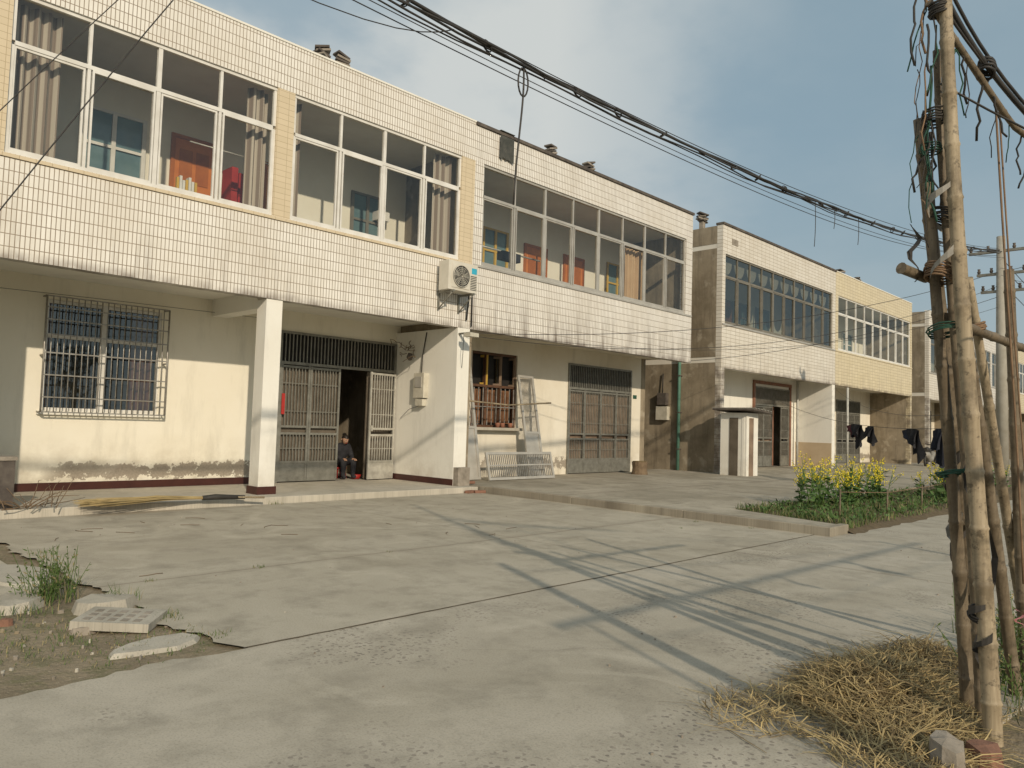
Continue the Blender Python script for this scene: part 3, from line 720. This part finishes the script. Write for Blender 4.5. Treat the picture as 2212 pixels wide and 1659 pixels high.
for k in range(18):
    p=Vector((R.uniform(2.5,8),R.uniform(6.8,10.8),.010)); a=R.random()*6.28; pts=[p]
    for i in range(3): a+=R.uniform(-.5,.5); p=p+Vector((math.cos(a),math.sin(a),0))*R.uniform(.05,.11); pts.append(p)
    mb.tube(pts,.003,TWIG,4)
mb.obj('ground_litter')

mb=MB()
for k in range(22):
    p=Vector((R.uniform(2.55,3.3),R.uniform(11.3,11.7),.13+R.random()*.05)); a=R.uniform(-.5,3.5); pts=[p]
    for i in range(5): a+=R.uniform(-.3,.3); p=p+Vector((math.cos(a)*.12,math.sin(a)*.06,R.uniform(-.02,.10))); pts.append(p)
    mb.tube(pts,[.008,.007,.006,.005,.004,.002],TWIG,4)
mb.obj('twig_pile')
E=empty('straw_broom'); mb=MB()
for k in range(170):
    s=R.gauss(0,.12); mb.tube([(5.25,11.42,.17+R.uniform(-.02,.02)),(4.5,11.42+s*.6,.17+R.random()*.06),(3.6+R.uniform(-.2,.3),11.42+s,.13+R.random()*.09)],[.005,.004,.003],STRAW,3,False)
mb.obj('bristles',E); mb=MB(); mb.tube([(5.15,11.42,.17),(5.35,11.41,.18),(5.8,11.36,.16)],[.035,.045,.03],BLACK,8); mb.tube([(5.3,11.41,.18),(6.1,11.3,.15)],.018,BAM,8); mb.obj('handle',E)
mb=MB(); mb.box(2.45,2.75,11.7,12.0,.12,.75,COPE); mb.box(2.43,2.77,11.68,12.02,.75,.8,STONE); mb.obj('stone_block')

# ------------------------------------------------------------------ straw heap
mb=MB()
def heap(cx,cy,rx,ry,h,n):
    for k in range(n):
        a=R.random()*6.28; r=R.random()**.6; x=cx+rx*r*math.cos(a); y=cy+ry*r*math.sin(a); z=h*(1-r*r)*R.uniform(.2,1.05)+.006
        d=R.gauss(.3,.9); L=R.uniform(.08,.32); dv=Vector((math.cos(d),math.sin(d),R.uniform(-.2,.25))); p=Vector((x,y,z))
        q=p+dv*L*.5+Vector((R.uniform(-.02,.02),R.uniform(-.02,.02),R.uniform(0,.02))); t=p+dv*L+Vector((0,0,R.uniform(-.09,.02)))
        q.z=max(q.z,.008); t.z=max(t.z,.006); w=R.uniform(.0012,.0032)
        s=Vector((-dv.y,dv.x,R.uniform(-.5,.5))).normalized()*w; m=STRAW if R.random()<.62 else STRAWD
        mb.face([p-s,p+s,q+s,q-s],m); mb.face([q-s,q+s,t+s*.6,t-s*.6],m)
heap(4.45,1.50,.60,.34,.14,5200); heap(3.75,1.75,.38,.30,.02,420); heap(3.75,1.15,.42,.3,.04,1100); heap(5.1,1.5,.6,.25,.12,1500); heap(4.2,1.2,.5,.3,.06,1500)
NP=24
for i in range(NP):
    a=2*math.pi*i/NP;b=2*math.pi*(i+1)/NP
    mb.face([(4.5+.45*math.cos(a),1.46+.22*math.sin(a),.0),(4.5+.45*math.cos(b),1.46+.22*math.sin(b),.0),(4.5,1.46,.07)],STRAWD)
mb.obj('straw_heap')
mb=MB(); rock(mb,3.80,.97,-.02,.13,.09,.12,STONE,.3); rock(mb,3.95,.86,-.02,.09,.08,.08,BRICK,.9); mb.obj('roadside_rocks')
weed('verge_weeds',[(5.6,1.0,0,.35,.3,200),(5.1,.95,0,.25,.22,120),(6.4,1.1,0,.5,.3,200),(4.7,.8,0,.2,.2,80)])

# ------------------------------------------------------------------ bamboo poles
def cane(mb,pts,r0,r1,mat,node=.27,n=12):
    pts=[Vector(p) for p in pts]; L=sum((pts[i+1]-pts[i]).length for i in range(len(pts)-1)); P=[];RR=[]
    def at(d):
        for i in range(len(pts)-1):
            l=(pts[i+1]-pts[i]).length
            if d<=l or i==len(pts)-2: return pts[i].lerp(pts[i+1],d/l)
            d-=l
    d=0
    while d<L-node*.3:
        for o,k in ((0,1.13),(.008,1.04),(.02,.97),(node*.5,.96),(node-.014,1.0)):
            if d+o<L: P.append(at(d+o)); RR.append((r0+(r1-r0)*(d+o)/L)*k)
        d+=node*R.uniform(.97,1.03)
    mb.tube(P,RR,mat,n)
def bez(pts,n=14):
    pts=[Vector(p) for p in pts]; out=[]
    for i in range(n+1):
        t=i/n; q=pts[:]
        while len(q)>1: q=[q[j].lerp(q[j+1],t) for j in range(len(q)-1)]
        out.append(q[0])
    return out
E=empty('bamboo_pole_rack'); mb=MB()
cane(mb,bez([(4.24,.885,-.1),(4.30,.95,1.2),(4.14,1.07,2.6),(4.18,1.09,4.6)]),.044,.028,BAM)
cane(mb,bez([(4.90,1.12,-.1),(4.75,1.10,1.0),(4.30,1.16,2.2),(4.22,1.21,3.12)]),.045,.03,BAMD)
cane(mb,bez([(4.62,1.08,-.1),(4.50,1.10,1.2),(4.26,1.15,2.0),(4.22,1.16,2.75)]),.036,.025,BAMD)
cane(mb,bez([(4.45,.98,-.1),(4.42,1.00,1.2),(4.30,1.10,2.0),(4.24,1.13,3.4)]),.03,.018,BAMD)
cane(mb,bez([(6.05,1.05,-.1),(5.4,1.09,1.2),(4.82,1.13,2.36)]),.034,.024,BAM)
cane(mb,bez([(5.1,.95,-.1),(4.9,1.02,1.0),(4.5,1.1,2.3)]),.036,.024,BAMD)
cane(mb,[(5.6,1.0,-.1),(5.45,1.05,2.45)],.035,.03,BAMD)
cane(mb,[(4.35,1.12,2.02),(6.6,.98,1.98)],.028,.022,BAMD)
cane(mb,[(4.12,1.26,2.26),(4.38,1.17,2.22)],.027,.027,BAMD,.4)
cane(mb,[(4.15,1.14,3.62),(4.9,.92,3.15),(6.2,.45,2.8)],.018,.014,BAMD)
mb.obj('canes',E)
def coil(mb,c,r,turns,h,t,mat,tilt=0):
    pts=[]; ph=R.random()*6
    for i in range(int(turns*14)+1):
        a=2*math.pi*i/14; rr=r*(1+.08*math.sin(a*1.7+ph))
        pts.append(Vector(c)+Vector((rr*math.cos(a),rr*math.sin(a)*.9,h*i/(turns*14)+tilt*r*math.cos(a+ph)+R.uniform(-.003,.003))))
    mb.tube(pts,t,mat,5,True)
rp=MB()
coil(rp,(4.35,1.08,1.22),.085,3,.02,.004,TWG,.2); coil(rp,(4.27,1.1,1.93),.085,4,.04,.004,TWG,.2); coil(rp,(4.25,1.12,2.2),.07,6,.08,.006,TWB,.3)
coil(rp,(4.21,1.15,2.85),.055,4,.05,.004,TWG); coil(rp,(4.18,1.10,3.55),.05,6,.07,.006,BLACK,.3); coil(rp,(4.20,1.13,3.0),.06,5,.07,.005,BLACK)
coil(rp,(4.88,1.1,2.0),.05,4,.05,.007,TWB,.3); coil(rp,(4.28,.95,.55),.055,3,.03,.005,BLACK,.5); coil(rp,(4.27,1.1,2.5),.07,5,.06,.005,BLACK,.3)
for k in range(22):
    p=Vector((4.15+R.uniform(-.04,.05),1.16+R.uniform(-.05,.05),R.choice([3.72,3.5,3.3,3.05,2.95,2.8]))); pts=[p]
    for i in range(7): p=p+Vector((R.uniform(-.02,.013),R.uniform(-.02,.02),-R.uniform(.02,.10))); pts.append(p)
    rp.tube(pts,R.choice([.0025,.004,.006]),R.choice([TWG,TWG,BLACK,BLACK,TWB]),4)
for k in range(12):
    u=R.random(); p=Vector((4.3+u*.8,1.11-u*.25,3.5-u*.42)); pts=[p]
    for i in range(6): p=p+Vector((R.uniform(-.03,.03),R.uniform(-.02,.02),-R.uniform(.02,.07))); pts.append(p)
    rp.tube(pts,R.choice([.003,.005,.007]),R.choice([BLACK,BLACK,TWG]),4)
rp.tube(bez([(4.78,.98,3.28),(4.86,.95,2.2),(5.0,.93,1.6),(5.15,.93,.6)]),.006,TWB,5); rp.tube(bez([(4.82,.97,3.24),(4.92,.94,2.2),(5.08,.93,1.6),(5.15,.9,.9)]),.005,TWB,5)
rp.tube(bez([(4.18,1.11,3.75),(4.6,1.0,3.25),(6.0,.5,2.85)]),.014,CABLE,6); rp.tube(bez([(4.18,1.11,3.85),(4.7,.97,3.2),(6.0,.5,2.95)]),.009,CABLE,6); rp.tube(bez([(4.18,1.11,3.65),(4.7,.97,3.3),(6.0,.5,2.75)]),.007,CABLE,6)
coil(rp,(4.62,.985,3.36),.04,4,.07,.009,CABLE,.5)
rp.obj('ties',E)
sp=MB()
def ribbon(mb,axis,r,z0,z1,turns,w,mat,ph=0):
    n=int(turns*16); pr=None
    for i in range(n+1):
        t=i/n; z=z0+(z1-z0)*t; c=axis(z); a=ph+2*math.pi*turns*t; rr=r*(1+.12*math.sin(a*2.3))
        p=Vector((c[0]+rr*math.cos(a),c[1]+rr*math.sin(a),z)); q=p+Vector((0,0,w*(1+.3*math.sin(a*1.7))))
        if pr: mb.face([pr[0],p,q,pr[1]],mat,True)
        pr=(p,q)
axA=lambda z:(4.26-.01*z,.90+.07*z) ; axB=lambda z:(4.86-.22*z,1.12+.01*z)
ribbon(sp,axB,.055,.3,1.5,3.0,.05,BLACK,1); ribbon(sp,lambda z:(4.26-.02*z,1.09),.07,2.2,2.75,1.6,.04,RAG,2); ribbon(sp,axA,.055,.35,.6,1.6,.035,BLACK)
def strip(mb,p,L,w,mat,sw=.03):
    p=Vector(p); pr=None
    for i in range(9):
        q=p+Vector((sw*math.sin(i*1.1),.02*math.cos(i*1.4),-L*i/8)); ww=w*(1-.06*i); s=Vector((ww*math.cos(i*.5),ww*math.sin(i*.5),0))
        if pr: mb.face([pr[0],q-s,q+s,pr[1]],mat,True)
        pr=(q-s,q+s)
strip(sp,(4.56,1.13,1.10),.34,.03,RAG,.015); strip(sp,(4.47,.95,1.05),.95,.022,BLACK); strip(sp,(4.42,.97,.7),.6,.025,BLACK); strip(sp,(4.2,1.22,2.5),.3,.018,BLACK); strip(sp,(4.34,1.0,1.6),.7,.02,BLACK); strip(sp,(5.05,.93,.47),.1,.01,PINKT)
sp.obj('plastic_strips',E)
# bamboo drying rack along the verge, just outside the photo: it throws the shadows on the road
E=empty('bamboo_drying_rack'); mb=MB()
cane(mb,[(3.28,.40,-.1),(3.30,.41,2.55)],.065,.05,BAM); cane(mb,[(8.6,-1.5,-.1),(8.6,-1.5,2.6)],.045,.035,BAM); cane(mb,[(2.35,-1.15,-.1),(2.35,-1.12,2.3)],.02,.018,BAM)
cane(mb,[(2.1,-1.08,2.25),(9.2,-1.6,2.35)],.036,.024,BAMD)
for dz,yy in ((2.0,-.9),(1.6,-1.8)):
    mb.tube(bez([(2.35,-1.15,dz),(5,yy,dz-.35),(8.6,-1.5,dz)]),.005,CABLE,5)
mb.tube(bez([(3.3,.43,2.3),(6,-.4,2.0),(8.6,-1.5,2.4)]),.006,CABLE,5)
mb.tube(bez([(4.2,1.1,3.2),(6,.0,2.5),(8.6,-1.5,2.5)]),.006,CABLE,5)
mb.obj('canes',E); mb=MB(); strip(mb,(6.7,-1.42,2.3),.4,.1,CLB); strip(mb,(5.2,-1.3,2.3),.3,.05,CLB); mb.obj('rags',E)

# ------------------------------------------------------------------ overhead cables
def cab(x): return 4.9+.0043*(x-4)**2
E=empty('overhead_cable_bundle'); mb=MB()
xs=[-16+i*.6 for i in range(int(41/.6)+1)]+[25]
for (dy,dz,r) in ((0,0,.018),(.035,.02,.012),(-.03,-.03,.012),(.01,-.06,.010),(.05,-.05,.008)):
    mb.tube([(x,5+dy+.02*math.sin(x*1.3+dy*50),cab(x)+dz+.018*math.sin(x*2.1+dz*70)) for x in xs],r,CABLE,6)
for (dy,dz,r,s) in ((.12,-.16,.006,.3),(.05,.09,.006,-.2),(-.1,-.22,.005,.1)):
    mb.tube([(x,5+dy,cab(x)+dz+s*.12*math.sin(x*.3)) for x in xs],r,CABLE,4)
x=-15
while x<24.5:
    coil(mb,(x,5.0,cab(x)-.03),.042,2,.03,.006,CABLE,.8); x+=R.uniform(.5,1.1)
mb.obj('cables',E)
h=MB(); h.tube(bez([(5.2,5,cab(5.2)),(5.24,5,4.5),(5.14,5,4.2),(5.12,5,3.5)]),.010,CABLE,5)
h.tube([(5.2+.07*math.sin(a),5,4.88-.16+.14*math.cos(a)) for a in [2*math.pi*k/16 for k in range(17)]],.009,CABLE,5)
for (xx,L) in ((12.1,.75),(12.9,.35),(14,.5)): h.tube(bez([(xx,5,cab(xx)),(xx+.05,5,cab(xx)-L*.5),(xx-.02,5,cab(xx)-L)]),.006,CABLE,4)
h.obj('hanging_wires',E)
mb=MB()
mb.tube(bez([(2.35,5,4.9),(1.4,5,3.3),(-.3,5,.0)]),.004,CABLE,4); mb.tube(bez([(2.2,5,4.9),(1.2,5,3.5),(-.9,5,0)]),.003,CABLE,4)
mb.tube(bez([(-6,5.0,5.3),(2.0,5,4.2),(3.6,5,4.45),(4.3,5,4.88)]),.005,CABLE,4)
for (a,b,sag,r) in (((10.9,11.95,3.35),(25,5.05,6.2),.6,.007),((10.9,11.95,3.30),(25,5.05,5.8),.9,.006),((20.0,11.95,3.5),(25,5,5.5),.3,.007),
                     ((25,5,6.6),(60,5,6.6),.8,.012),((25,5,6.4),(60,5,6.4),.9,.012),((25,5,5.9),(60,5,6.1),.9,.012),((25,5,6.3),(6.2,.0,3.9),.5,.006),((25,5,6.1),(6.8,-.5,3.6),.6,.005),((31.1,12,3.3),(16.5,4,1.9),.4,.005),
                     ((12.5,11.98,3.44),(25,5,5.2),.7,.005)):
    a=Vector(a);b=Vector(b); m=(a+b)/2-Vector((0,0,sag*2)); mb.tube(bez([a,m,b],20),r,CABLE,4)
mb.tube([(2.4,13.98,3.3),(4.5,13.97,3.34),(7.7,13.98,3.38)],.004,CABLE,4)
mb.obj('service_wires')
for (px,py) in ((25,5),(60,5),(-16,5)):
    E=empty('utility_pole'); mb=MB(); mb.tube([(px,py,0),(px,py,7.2)],[.17,.11],CONC,14); mb.obj('shaft',E)
    mb=MB()
    for z,w in ((6.75,.8),(6.1,.6),(5.6,.5)):
        mb.box(px-.05,px+.05,py-.16-w,py+w,z,z+.07,STEEL)
        for o in (-w+.05,-w*.4,w*.4,w-.05): mb.tube([(px,py+o,z+.07),(px,py+o,z+.14),(px,py+o,z+.17),(px,py+o,z+.22)],[.03,.05,.03,.04],COPE,8)
    mb.obj('crossarms',E)

# ------------------------------------------------------------------ washing line
E=empty('washing_line'); mb=MB(); A=Vector((26,12,2.6)); B=Vector((16.5,4.0,1.62)); 
pt=lambda s: A.lerp(B,s)-Vector((0,0,1.3*s*(1-s)))
cane(mb,[(16.5,4.0,-.1),(16.5,4.0,1.75)],.025,.02,BAMD)
mb.tube([pt(i/20) for i in range(21)],.006,CABLE,5); mb.obj('line',E)
def garment(name,s,w,prof,mat,m2,sh=.0):
    """loose cloth thrown over the line: prof gives the hanging length across its width"""
    mb=MB(); nx,nz=22,12; d=(B-A); d.z=0; d.normalize(); nrm=Vector((-d.y,d.x,0)); o=pt(s)
    for side,lk in ((1,1.0),(-1,.55)):
        P={}
        for i in range(nx+1):
            u=i/nx; k=u*(len(prof)-1); k0=min(int(k),len(prof)-2); hh=(prof[k0]+(prof[k0+1]-prof[k0])*(k-k0))*lk
            for j in range(nz+1):
                v=j/nz; uu=(u-.5)*w*(1-.12*v)+sh*v*v+.02*math.sin(v*5+u*9)
                p=o+d*uu+nrm*(side*.02+.045*math.sin(u*17+v*2.2+side)*(.35+v)+.05*v*side); p.z+= -v*hh-.04*(2*u-1)**2; P[i,j]=p
        for i in range(nx):
            for j in range(nz): mb.face([P[i,j],P[i+1,j],P[i+1,j+1],P[i,j+1]],mat if i>nx*.35 else m2,True)
    mb.obj(name,E)
garment('jacket',.575,.95,[.22,.34,.30,.56,.66,.48,.62,.40,.26],CLB,CLM,.06); garment('trousers',.655,.42,[.3,.46,.38,.50,.34],CLB,CLB,-.05)
garment('coat',.835,.72,[.30,.26,.42,.58,.52,.70,.74,.5],CLB,CLN,.10); garment('shirt',.935,.36,[.62,.8,.7,.76],CLN,CLN)

# ------------------------------------------------------------------ scooter (far terrace)
E=empty('parked_scooter'); mb=MB(); sx,sy=39.5,10.8
for wx in (-.62,.62):
    mb.tube([(sx+wx+.22*math.cos(a),sy,.36+.22*math.sin(a)) for a in [2*math.pi*k/18 for k in range(19)]],.05,BLACK,7,False)
mb.tube([(sx+.62,sy,.36),(sx+.45,sy,.8),(sx+.38,sy,1.12)],[.04,.07,.04],BLACK,8); mb.tube([(sx+.38,sy-.32,1.15),(sx+.36,sy,1.1),(sx+.38,sy+.32,1.15)],.02,BLACK,6)
mb.tube([(sx+.45,sy,.75),(sx+.2,sy,.42),(sx-.2,sy,.42),(sx-.5,sy,.65),(sx-.85,sy,.7)],[.12,.1,.14,.17,.08],RAG,10); mb.tube([(sx-.05,sy,.84),(sx-.4,sy,.88),(sx-.75,sy,.9)],[.08,.13,.09],BLACK,8)
mb.tube([(sx+.5,sy,.95),(sx+.56,sy,.97)],[.1,.07],FRW,10); mb.obj('body',E)

# ------------------------------------------------------------------ seated person in the doorway
def skin_mesh(name,verts,edges,rad,mat,parent,root=0,sub=2):
    me=bpy.data.meshes.new(name); me.from_pydata(verts,edges,[]); me.materials.append(mat)
    o=bpy.data.objects.new(name,me); scene.collection.objects.link(o)
    sk=o.modifiers.new('skin','SKIN'); sk.use_smooth_shade=True
    for i,r in enumerate(rad):
        me.skin_vertices[0].data[i].radius=(r,r) if not isinstance(r,tuple) else r
    me.skin_vertices[0].data[root].use_root=True
    sb=o.modifiers.new('sub','SUBSURF'); sb.levels=sub; sb.render_levels=sub
    o.parent=parent; return o
P=empty('seated_person'); 
ox,oy,oz=9.72,14.72,.12
T=lambda p:(ox+p[0],oy+p[1],oz+p[2])
bv=[(0,0,.36),(0,-.03,.52),(0,-.10,.70),(0,-.15,.77),
    (-.16,-.10,.70),(-.21,-.16,.50),(-.13,-.32,.44),
    (.16,-.10,.70),(.21,-.16,.50),(.13,-.32,.44),
    (-.09,-.04,.34),(-.13,-.38,.42),(-.13,-.36,.08),(-.13,-.46,.04),
    (.09,-.04,.34),(.13,-.38,.42),(.13,-.36,.08),(.13,-.46,.04)]
be=[(0,1),(1,2),(2,3),(2,4),(4,5),(5,6),(2,7),(7,8),(8,9),(0,10),(10,11),(11,12),(12,13),(0,14),(14,15),(15,16),(16,17)]
brd=[.15,.15,.16,.06,.08,.065,.045,.08,.065,.045,.10,.08,.055,.045,.10,.08,.055,.045]
skin_mesh('clothed_body',[T(p) for p in bv],be,brd,CLB,P)
for sg in (-1,1):
    b=Vector((sg*.13,-.32,.44)); vs=[b,b+Vector((-sg*.01,-.05,0)),b+Vector((-sg*.015,-.085,-.004))]; es=[(0,1),(1,2)]; rr=[.026,.03,.026]
    for k in range(4):
        o=(k-1.5)*.019; L=(.05,.062,.058,.044)[k]
        i0=len(vs); vs+=[b+Vector((o,-.10,0)),b+Vector((o*1.05,-.10-L*.5,-.012)),b+Vector((o*1.05,-.10-L*.85,-.035))]; es+=[(2,i0),(i0,i0+1),(i0+1,i0+2)]; rr+=[.009,.0085,.008]
    i0=len(vs); vs+=[b+Vector((-sg*.04,-.055,-.005)),b+Vector((-sg*.058,-.085,-.015))]; es+=[(1,i0),(i0,i0+1)]; rr+=[.011,.009]
    skin_mesh('hand',[T(v) for v in vs],es,rr,SKIN,P,0,1)
hd=MB(); hc=Vector((0,-.20,.87)); nu,nv=20,14; V={}
Rt=Matrix.Rotation(math.radians(24),4,'X')
def HT(v): return T(hc+(Rt@Vector(v)))
for i in range(nu):
    for j in range(nv+1):
        a=2*math.pi*i/nu; t=math.pi*j/nv; x=.078*math.sin(t)*math.sin(a); y=-.095*math.sin(t)*math.cos(a); z=.115*math.cos(t)
        if z<0: x*=1+z*2.2; 
        if abs(x)<.02 and y<-.07 and -.035<z<.012: y-=.018
        if y<-.05 and .005<z<.03 and .015<abs(x)<.05: y+=.008
        V[i,j]=HT((x,y,z))
for i in range(nu):
    for j in range(nv):
        a=2*math.pi*(i+.5)/nu; t=math.pi*(j+.5)/nv; y=-math.cos(a)*math.sin(t); z=math.cos(t)
        hd.face([V[i,j+1],V[(i+1)%nu,j+1],V[(i+1)%nu,j],V[i,j]],HAIR if (z>.42 or y>-.35 and z>-.75) else SKIN,True)
for sg in (-1,1):
    hd.tube([HT((sg*.03,-.088,.016)),HT((sg*.03,-.095,.016))],.009,HAIR,8); hd.tube([HT((sg*.076,-.0,-.02)),HT((sg*.09,.0,0)),HT((sg*.08,.005,.02))],[.01,.014,.01],SKIN,6)
hd.tube([HT((-.022,-.088,-.048)),HT((0,-.094,-.05)),HT((.022,-.088,-.048))],.005,RED,6)
hd.tube([T((0,-.14,.74)),T((0,-.18,.82))],[.055,.05],CLB,10)
hd.tube([HT((0,.06,.08)),HT((0,.1,.09))],[.05,.035],HAIR,10)
hd.obj('head',P)
s=MB(); s.tube([T((0,.0,.20)),T((0,0,.25))],.17,REDP,16)
for a in range(4):
    q=a*math.pi/2+.78; s.tube([T((.12*math.cos(q),.12*math.sin(q),.2)),T((.17*math.cos(q),.17*math.sin(q),0))],.018,REDP,6)
s.obj('stool',P)
s=MB(); s.tube([T((.22,-.35,0)),T((.22,-.35,.10))],[.09,.12],REDP,16); s.obj('basin',P)

# ------------------------------------------------------------------ distant trees
mb=MB()
def tree(x,y,h,dens):
    top=Vector((x+R.uniform(-.5,.5),y,h*.75)); mb.tube([(x,y,-.1),Vector((x,y,0)).lerp(top,.5),top],[h*.03,h*.022,h*.008],BARK,6)
    tips=[]
    for i in range(12):
        p=Vector((x,y,0)).lerp(top,R.uniform(.35,1)); q=p+Vector((R.gauss(0,h*.15),R.gauss(0,h*.15),R.uniform(.08,.25)*h)); mb.tube([p,q],[h*.009,h*.003],BARK,4,False); tips.append(q); tips.append(p.lerp(q,.6))
    for q in tips:
        for i in range(dens):
            p=q+Vector((R.gauss(0,h*.06),R.gauss(0,h*.06),R.gauss(0,h*.05))); mb.leaf(p,(R.uniform(-1,1),R.uniform(-1,1),R.uniform(-1,1)),h*.05,h*.035,FARL)
for k in range(26): tree(R.uniform(110,190),R.uniform(-30,34),R.uniform(6,10),14)
for k in range(22): tree(-30+k*5+R.uniform(-2,2),-34+R.uniform(-5,5),R.uniform(6,9),12)
mb.obj('distant_trees')

# ------------------------------------------------------------------ world, sun, camera
SUN=Vector((-.411,-.912,0)).normalized()*math.cos(math.radians(24))+Vector((0,0,math.sin(math.radians(24))))
w=bpy.data.worlds.new('World'); scene.world=w; w.use_nodes=True; t=w.node_tree; n=t.nodes; l=t.links
bg=n['Background']; sky=n.new('ShaderNodeTexSky'); sky.sky_type='NISHITA'; sky.sun_disc=False
sky.sun_elevation=math.radians(24); sky.sun_rotation=math.atan2(SUN.x,SUN.y)%(2*math.pi); sky.dust_density=4.0; sky.air_density=1.0; sky.ozone_density=1.5
tc=n.new('ShaderNodeTexCoord'); sx=n.new('ShaderNodeSeparateXYZ'); l.new(tc.outputs['Generated'],sx.inputs[0])
def wm(op,a,b=0.0,c=False):
    k=n.new('ShaderNodeMath'); k.operation=op; k.use_clamp=c
    for i,v in enumerate((a,b)):
        if isinstance(v,bpy.types.NodeSocket): l.new(v,k.inputs[i])
        else: k.inputs[i].default_value=v
    return k.outputs[0]
den=wm('ADD',wm('MAXIMUM',sx.outputs[2],0.0),.22)
cx_=n.new('ShaderNodeCombineXYZ'); l.new(wm('DIVIDE',sx.outputs[0],den),cx_.inputs[0]); l.new(wm('DIVIDE',sx.outputs[1],den),cx_.inputs[1]); cx_.inputs[2].default_value=5.3
cn=n.new('ShaderNodeTexNoise'); l.new(cx_.outputs[0],cn.inputs['Vector']); cn.inputs['Scale'].default_value=2.0; cn.inputs['Detail'].default_value=6; cn.inputs['Roughness'].default_value=.52
mr=n.new('ShaderNodeMapRange'); l.new(cn.outputs['Fac'],mr.inputs[0]); mr.inputs[1].default_value=.36; mr.inputs[2].default_value=.62; mr.interpolation_type='SMOOTHSTEP'; mr.inputs[3].default_value=.22
az=n.new('ShaderNodeMapRange'); l.new(wm('SUBTRACT',sx.outputs[1],sx.outputs[0]),az.inputs[0]); az.inputs[1].default_value=-.46; az.inputs[2].default_value=-.08; az.inputs[3].default_value=.12; az.inputs[4].default_value=1.0
fac=wm('MULTIPLY',mr.outputs[0],az.outputs[0],True)
hz=n.new('ShaderNodeMixRGB'); hz.inputs[0].default_value=.72; l.new(sky.outputs[0],hz.inputs[1]); hz.inputs[2].default_value=(2.9,4.1,4.7,1)
lowf=n.new('ShaderNodeMapRange'); l.new(sx.outputs[2],lowf.inputs[0]); lowf.inputs[1].default_value=0; lowf.inputs[2].default_value=.35; lowf.inputs[3].default_value=.6; lowf.inputs[4].default_value=0
hz2=n.new('ShaderNodeMixRGB'); l.new(lowf.outputs[0],hz2.inputs[0]); l.new(hz.outputs[0],hz2.inputs[1]); hz2.inputs[2].default_value=(3.9,4.6,4.8,1)
mx=n.new('ShaderNodeMixRGB'); l.new(fac,mx.inputs[0]); l.new(hz2.outputs[0],mx.inputs[1]); mx.inputs[2].default_value=(6.0,6.3,6.2,1)
l.new(mx.outputs[0],bg.inputs[0]); bg.inputs[1].default_value=.10
sd=bpy.data.lights.new('sun','SUN'); sd.energy=3.0; sd.angle=math.radians(.8); sd.color=(1,.855,.66)
so=bpy.data.objects.new('sun',sd); scene.collection.objects.link(so); so.rotation_euler=SUN.to_track_quat('Z','Y').to_euler()

cam=bpy.data.cameras.new('camera'); co=bpy.data.objects.new('camera',cam); scene.collection.objects.link(co)
cam.sensor_width=36; cam.lens=36*1650/2212; cam.clip_end=2000; cam.clip_start=.05
Xc=Vector((1594,139,1650)).normalized(); Zc=Vector((908,-30000,1650)).normalized(); Yc=Zc.cross(Xc).normalized()
if Yc.z<0: Yc=-Yc
Zc=(Xc.cross(Yc)); Zc=Zc if Zc.y<0 else -Zc
right=Vector((Xc.x,Yc.x,Zc.x)); up=-Vector((Xc.y,Yc.y,Zc.y)); back=-Vector((Xc.z,Yc.z,Zc.z))
co.matrix_world=Matrix((( right.x,up.x,back.x,0),(right.y,up.y,back.y,0),(right.z,up.z,back.z,1.40),(0,0,0,1)))
scene.camera=co
